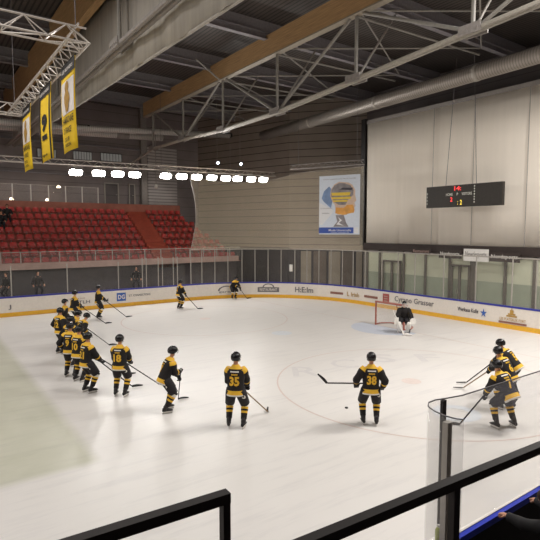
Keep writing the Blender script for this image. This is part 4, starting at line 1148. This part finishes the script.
for s,g in (('L',-1),('R',1)):
    A=J['A'+s]; K=J['K'+s]; ax=(K-A).normalized(); xx=V((1,0,0)); xx=(xx-ax*xx.dot(ax)).normalized(); yy=ax.cross(xx); yy=yy if yy.y>0 else -yy
    c=A+yy*.10; rings=[]
    for t,w,d in ((-.14,.085,.05),(0,.105,.075),(.16,.11,.08),(.34,.11,.08),(.46,.115,.095),(.58,.105,.075),(.66,.08,.055)):
        rings.append((c+ax*t,xx*w,yy*d))
    o=MB().loft(rings,16).build('leg_pad',M['wpaint'],root,True)
    mb=MB(); mb.poly([c+ax*.02+yy*.083-xx*.104,c+ax*.30+yy*.083-xx*.106,c+ax*.30+yy*.083-xx*.06,c+ax*.02+yy*.083-xx*.07],yy*.006); mb.build('pad_stripe',M['blk'],o)
    skate(J,s,root)
G=J['GR']; mb=MB(); mb.box((-.10,.02,-.20),(.10,.08,.18)); bl=mb.build('blocker',M['wpaint'],root,False,G); 
mb=MB(); finger_hand(mb,J['WR'],J['GR'],V((0,0,1)),V((0,-1,0)),.016,1.3); mb.build('glove',M['glove'],root,True)
G=J['GL']; mb=MB(); f=V((0,1,0))
mb.loft([(G+V((0,-.05,-.02)),V((.09,0,0)),V((0,0,.10))),(G+V((0,.02,0)),V((.15,0,0)),V((0,0,.17))),(G+V((0,.07,.01)),V((.145,0,0)),V((0,0,.165))),(G+V((0,.05,.01)),V((.10,0,0)),V((0,0,.12)))],14)
mb.build('catching_glove',M['wpaint'],root,True)
he=helmet(J,root); H=J['H']
mb=MB()
for a in range(-50,51,20):
    mb.tube([H+J['hx']*(.125*math.sin(R(a)))+J['hf']*(.15*math.cos(R(a)))+J['hu']*z for z in (.08,-.04,-.12)],.005,5)
for z in (.04,-.03,-.1): mb.tube([H+J['hx']*(.125*math.sin(R(a)))+J['hf']*(.15*math.cos(R(a)))+J['hu']*z for a in range(-60,61,20)],.005,5)
mb.build('face_cage',M['white'],he)
hw_=world(gp,gth,(-.0,.60,.02)); hb=world(gp,gth,(.52,.30,1.15))
stick(hb,hw_,world((0,0,0),gth,(-1,.1,0)),'white goalkeeper stick slanting down in front of the goalkeeper',('wpaint','wpaint'),goalie=True)

# pucks
for i,(x,y,l) in enumerate(((9.72,9.92,'black puck on the ice just left of player 38'),)):
    tag(MB().tube([(x,y,.001),(x,y,.028)],.045,16).build('puck',M['puck']),l,'puck')

# ---- people off the ice ----------------------------------------------------
def bystander(loc,th,label,pose,coat='coat',seated=False,hairm='hair'):
    root=tag(empty('person',loc,R(th)),label,'person')
    J=joints(pose)
    if seated:
        for s,g in (('L',-1),('R',1)):
            J['K'+s]=J['P']+V((g*.13,.43,.04)); J['A'+s]=V((J['K'+s].x,J['K'+s].y+.04,J['K'+s].z-.42)); J['hip'+s]=J['P']+V((g*.1,0,-.02))
    skin_body('body',J,root,M['skin'])
    make_jersey(J,root,[M[coat]],0,.86,'jacket')
    mb=MB(); P=J['P']
    mb.loft([(P+J['u']*.06,J['X']*.15,J['F']*.11),(P,J['X']*.165,J['F']*.12),(P-V((0,0,.08)),V((.165,0,0)),V((0,.12,0)))],12)
    for s in 'LR': mb.tube([J['hip'+s],lerp(J['hip'+s],J['K'+s],.5),J['K'+s],lerp(J['K'+s],J['A'+s],.5),J['A'+s]-V((0,0,.08))],[.095,.09,.075,.065,.06],10,ref=V((0,1,0)))
    mb.build('trousers',M['jeans'],root,True)
    for s,g in (('L',-1),('R',1)):
        A=J['A'+s]-V((0,0,.12)); mb=MB(); d=V((0,1,0)); x=V((1,0,0)); z=V((0,0,1))
        mb.loft([(A-d*.08+z*.03,x*.035,z*.028),(A-d*.03+z*.045,x*.042,z*.045),(A+d*.06+z*.035,x*.045,z*.034),(A+d*.15+z*.022,x*.042,z*.022),(A+d*.19+z*.015,x*.025,z*.013)],10); mb.build('shoe',M['boot'],root,True)
        mb=MB(); finger_hand(mb,J['W'+s],J['G'+s],V((1,0,0)) ,V((0,0,-1)),.010,1.0); mb.build('hand',M['skin'],root,True)
    mb=MB(); H,u,x,f=J['H']+J['hu']*.03,J['hu'],J['hx'],J['hf']; nu,nv=14,7; vs=[]
    for j in range(nv+1):
        for i in range(nu):
            az=2*PI*i/nu; fr=math.cos(az); low=-.6 if fr<.1 else min(.45,-.6+(fr-.1)*1.4); e=PI/2+(math.asin(low)-PI/2)*j/nv
            vs.append(H+x*(.092*math.cos(e)*math.sin(az))+f*(.108*math.cos(e)*math.cos(az)-.006)+u*(.105*math.sin(e)))
    mb.add(vs,[(j*nu+i,j*nu+(i+1)%nu,(j+1)*nu+(i+1)%nu,(j+1)*nu+i) for j in range(nv) for i in range(nu)]); mb.build('hair',M[hairm],root,True)
    return root
bystander((6.25,33.7,.70),-170,'dark clothed person standing behind the glass below the left seats',dict(lean=2,hip=.9),'coatg')
bystander((4.5,33.9,.70),120,'dark clothed person behind the glass at the left edge of the picture',dict(lean=4,hip=.9),'coat')
bystander((12.7,34.0,.70),150,'dark clothed person behind the glass below the orange stairs',dict(lean=4,hip=.9),'coat')
# two people sitting in the red seats: row 6 (index) from the bottom
for x,yy,zz,lab in ((5.05,40.72,5.51,'person in black sitting in the upper red seats at the left edge'),(5.65,40.72,5.51,'person in black sitting to the right of the other seated spectators'),(5.15,39.89,5.0,'person in black sitting one row below the other seated spectators')):
    bystander((x,yy,zz),180,lab,dict(lean=12,hip=.53,hy=-.05,handL=(-.2,.4,.62),handR=(.2,.4,.62)),'coat',True)
# official leaning on the blue ledge at the lower right
bystander((6.45,2.75,0),0,'person in black leaning on the blue ledge at the lower right edge',dict(lean=22,hlean=16,hip=.97,footL=(-.15,-.1),footR=(.15,-.1),handL=(-.21,.70,1.22),handR=(.53,.70,1.22),side=-13),'coat')
# bottle on the ledge
t=tag(empty('water_bottle',(5.03,3.53,1.17)),'lime green water bottle behind the curved glass','bottle')
MB().tube([(0,0,0),(0,0,.2),(0,0,.24)],[.04,.04,.02],12).build('bottle_body',M['bottle'],t,True); MB().tube([(0,0,.24),(0,0,.27)],.016,10).build('cap',M['wpaint'],t)
# black bench behind the near boards
t=tag(empty('penalty_bench',(8.2,1.7,0)),'long black bench behind the near rink boards','bench')
MB().box((-2.6,-.2,.42),(2.6,.2,.47)).build('seat',M['black'],t)
for x in (-2.3,0,2.3): MB().box((x-.03,-.16,0),(x+.03,.16,.42)).build('leg',M['black'],t)
struct(MB().box((5,1.07,-.02),(15,3.38,0.0)).build('floor_bench',M['rubber']))

# ------------------------------------------------------------------ lights
def area(loc,size,power,target=None,col=(1,.965,.925)):
    l=bpy.data.lights.new('arena_lamp','AREA'); l.shape='SQUARE'; l.size=size; l.energy=power; l.color=col
    o=bpy.data.objects.new('arena_lamp',l); COL.objects.link(o); o.location=loc
    if target: o.rotation_euler=(V(target)-V(loc)).to_track_quat('-Z','Y').to_euler()
    return o
for x,y,p in ((-14,8,650),(-14,18,750),(-14,28,750),(-6,8,380),(-6,18,480),(-6,28,650),(1.5,10,230),(1.5,17,320)):
    area((x,y,13.8),1.8,p)
for x,y,p in ((8.5,3,210),(9.5,9.0,300),(12.8,5,480),(18.5,4.5,750),(18.5,6.5,980),(22,5.0,1150)):
    area((x,y,13.9),1.6,p)
# added fill spots, no fixtures, brightening the gallery and upper stand
for x in (3,8,13,18):
    l=bpy.data.lights.new('gallery_fill','SPOT'); l.energy=260; l.spot_size=R(110); l.spot_blend=.6; l.shadow_soft_size=.12; l.color=(1,.93,.86)
    o=bpy.data.objects.new('gallery_fill',l); COL.objects.link(o); o.location=(x,41.2,12.1)
# the floodlights' throw onto the ice
for x in (9.5,12,15,18,21): area((x,32.7,8.5),.8,230,(x-1,20,0),(1,.98,.95))
w=bpy.data.worlds.new('w'); bpy.context.scene.world=w; w.use_nodes=True
w.node_tree.nodes['Background'].inputs[0].default_value=(.9,.85,.8,1); w.node_tree.nodes['Background'].inputs[1].default_value=.05

# ------------------------------------------------------------------ camera
cam=bpy.data.cameras.new('camera'); co=bpy.data.objects.new('camera',cam); COL.objects.link(co)
cam.sensor_width=36; cam.lens=500/540*36; cam.clip_start=.05; cam.clip_end=200
co.location=(0,0,5); co.rotation_euler=(R(90)-math.atan(40/500),0,-R(35.5))
sc=bpy.context.scene; sc.camera=co
sc.view_settings.view_transform='Standard'; sc.view_settings.look='None'; sc.view_settings.gamma=1
sc.view_settings.exposure=0.0
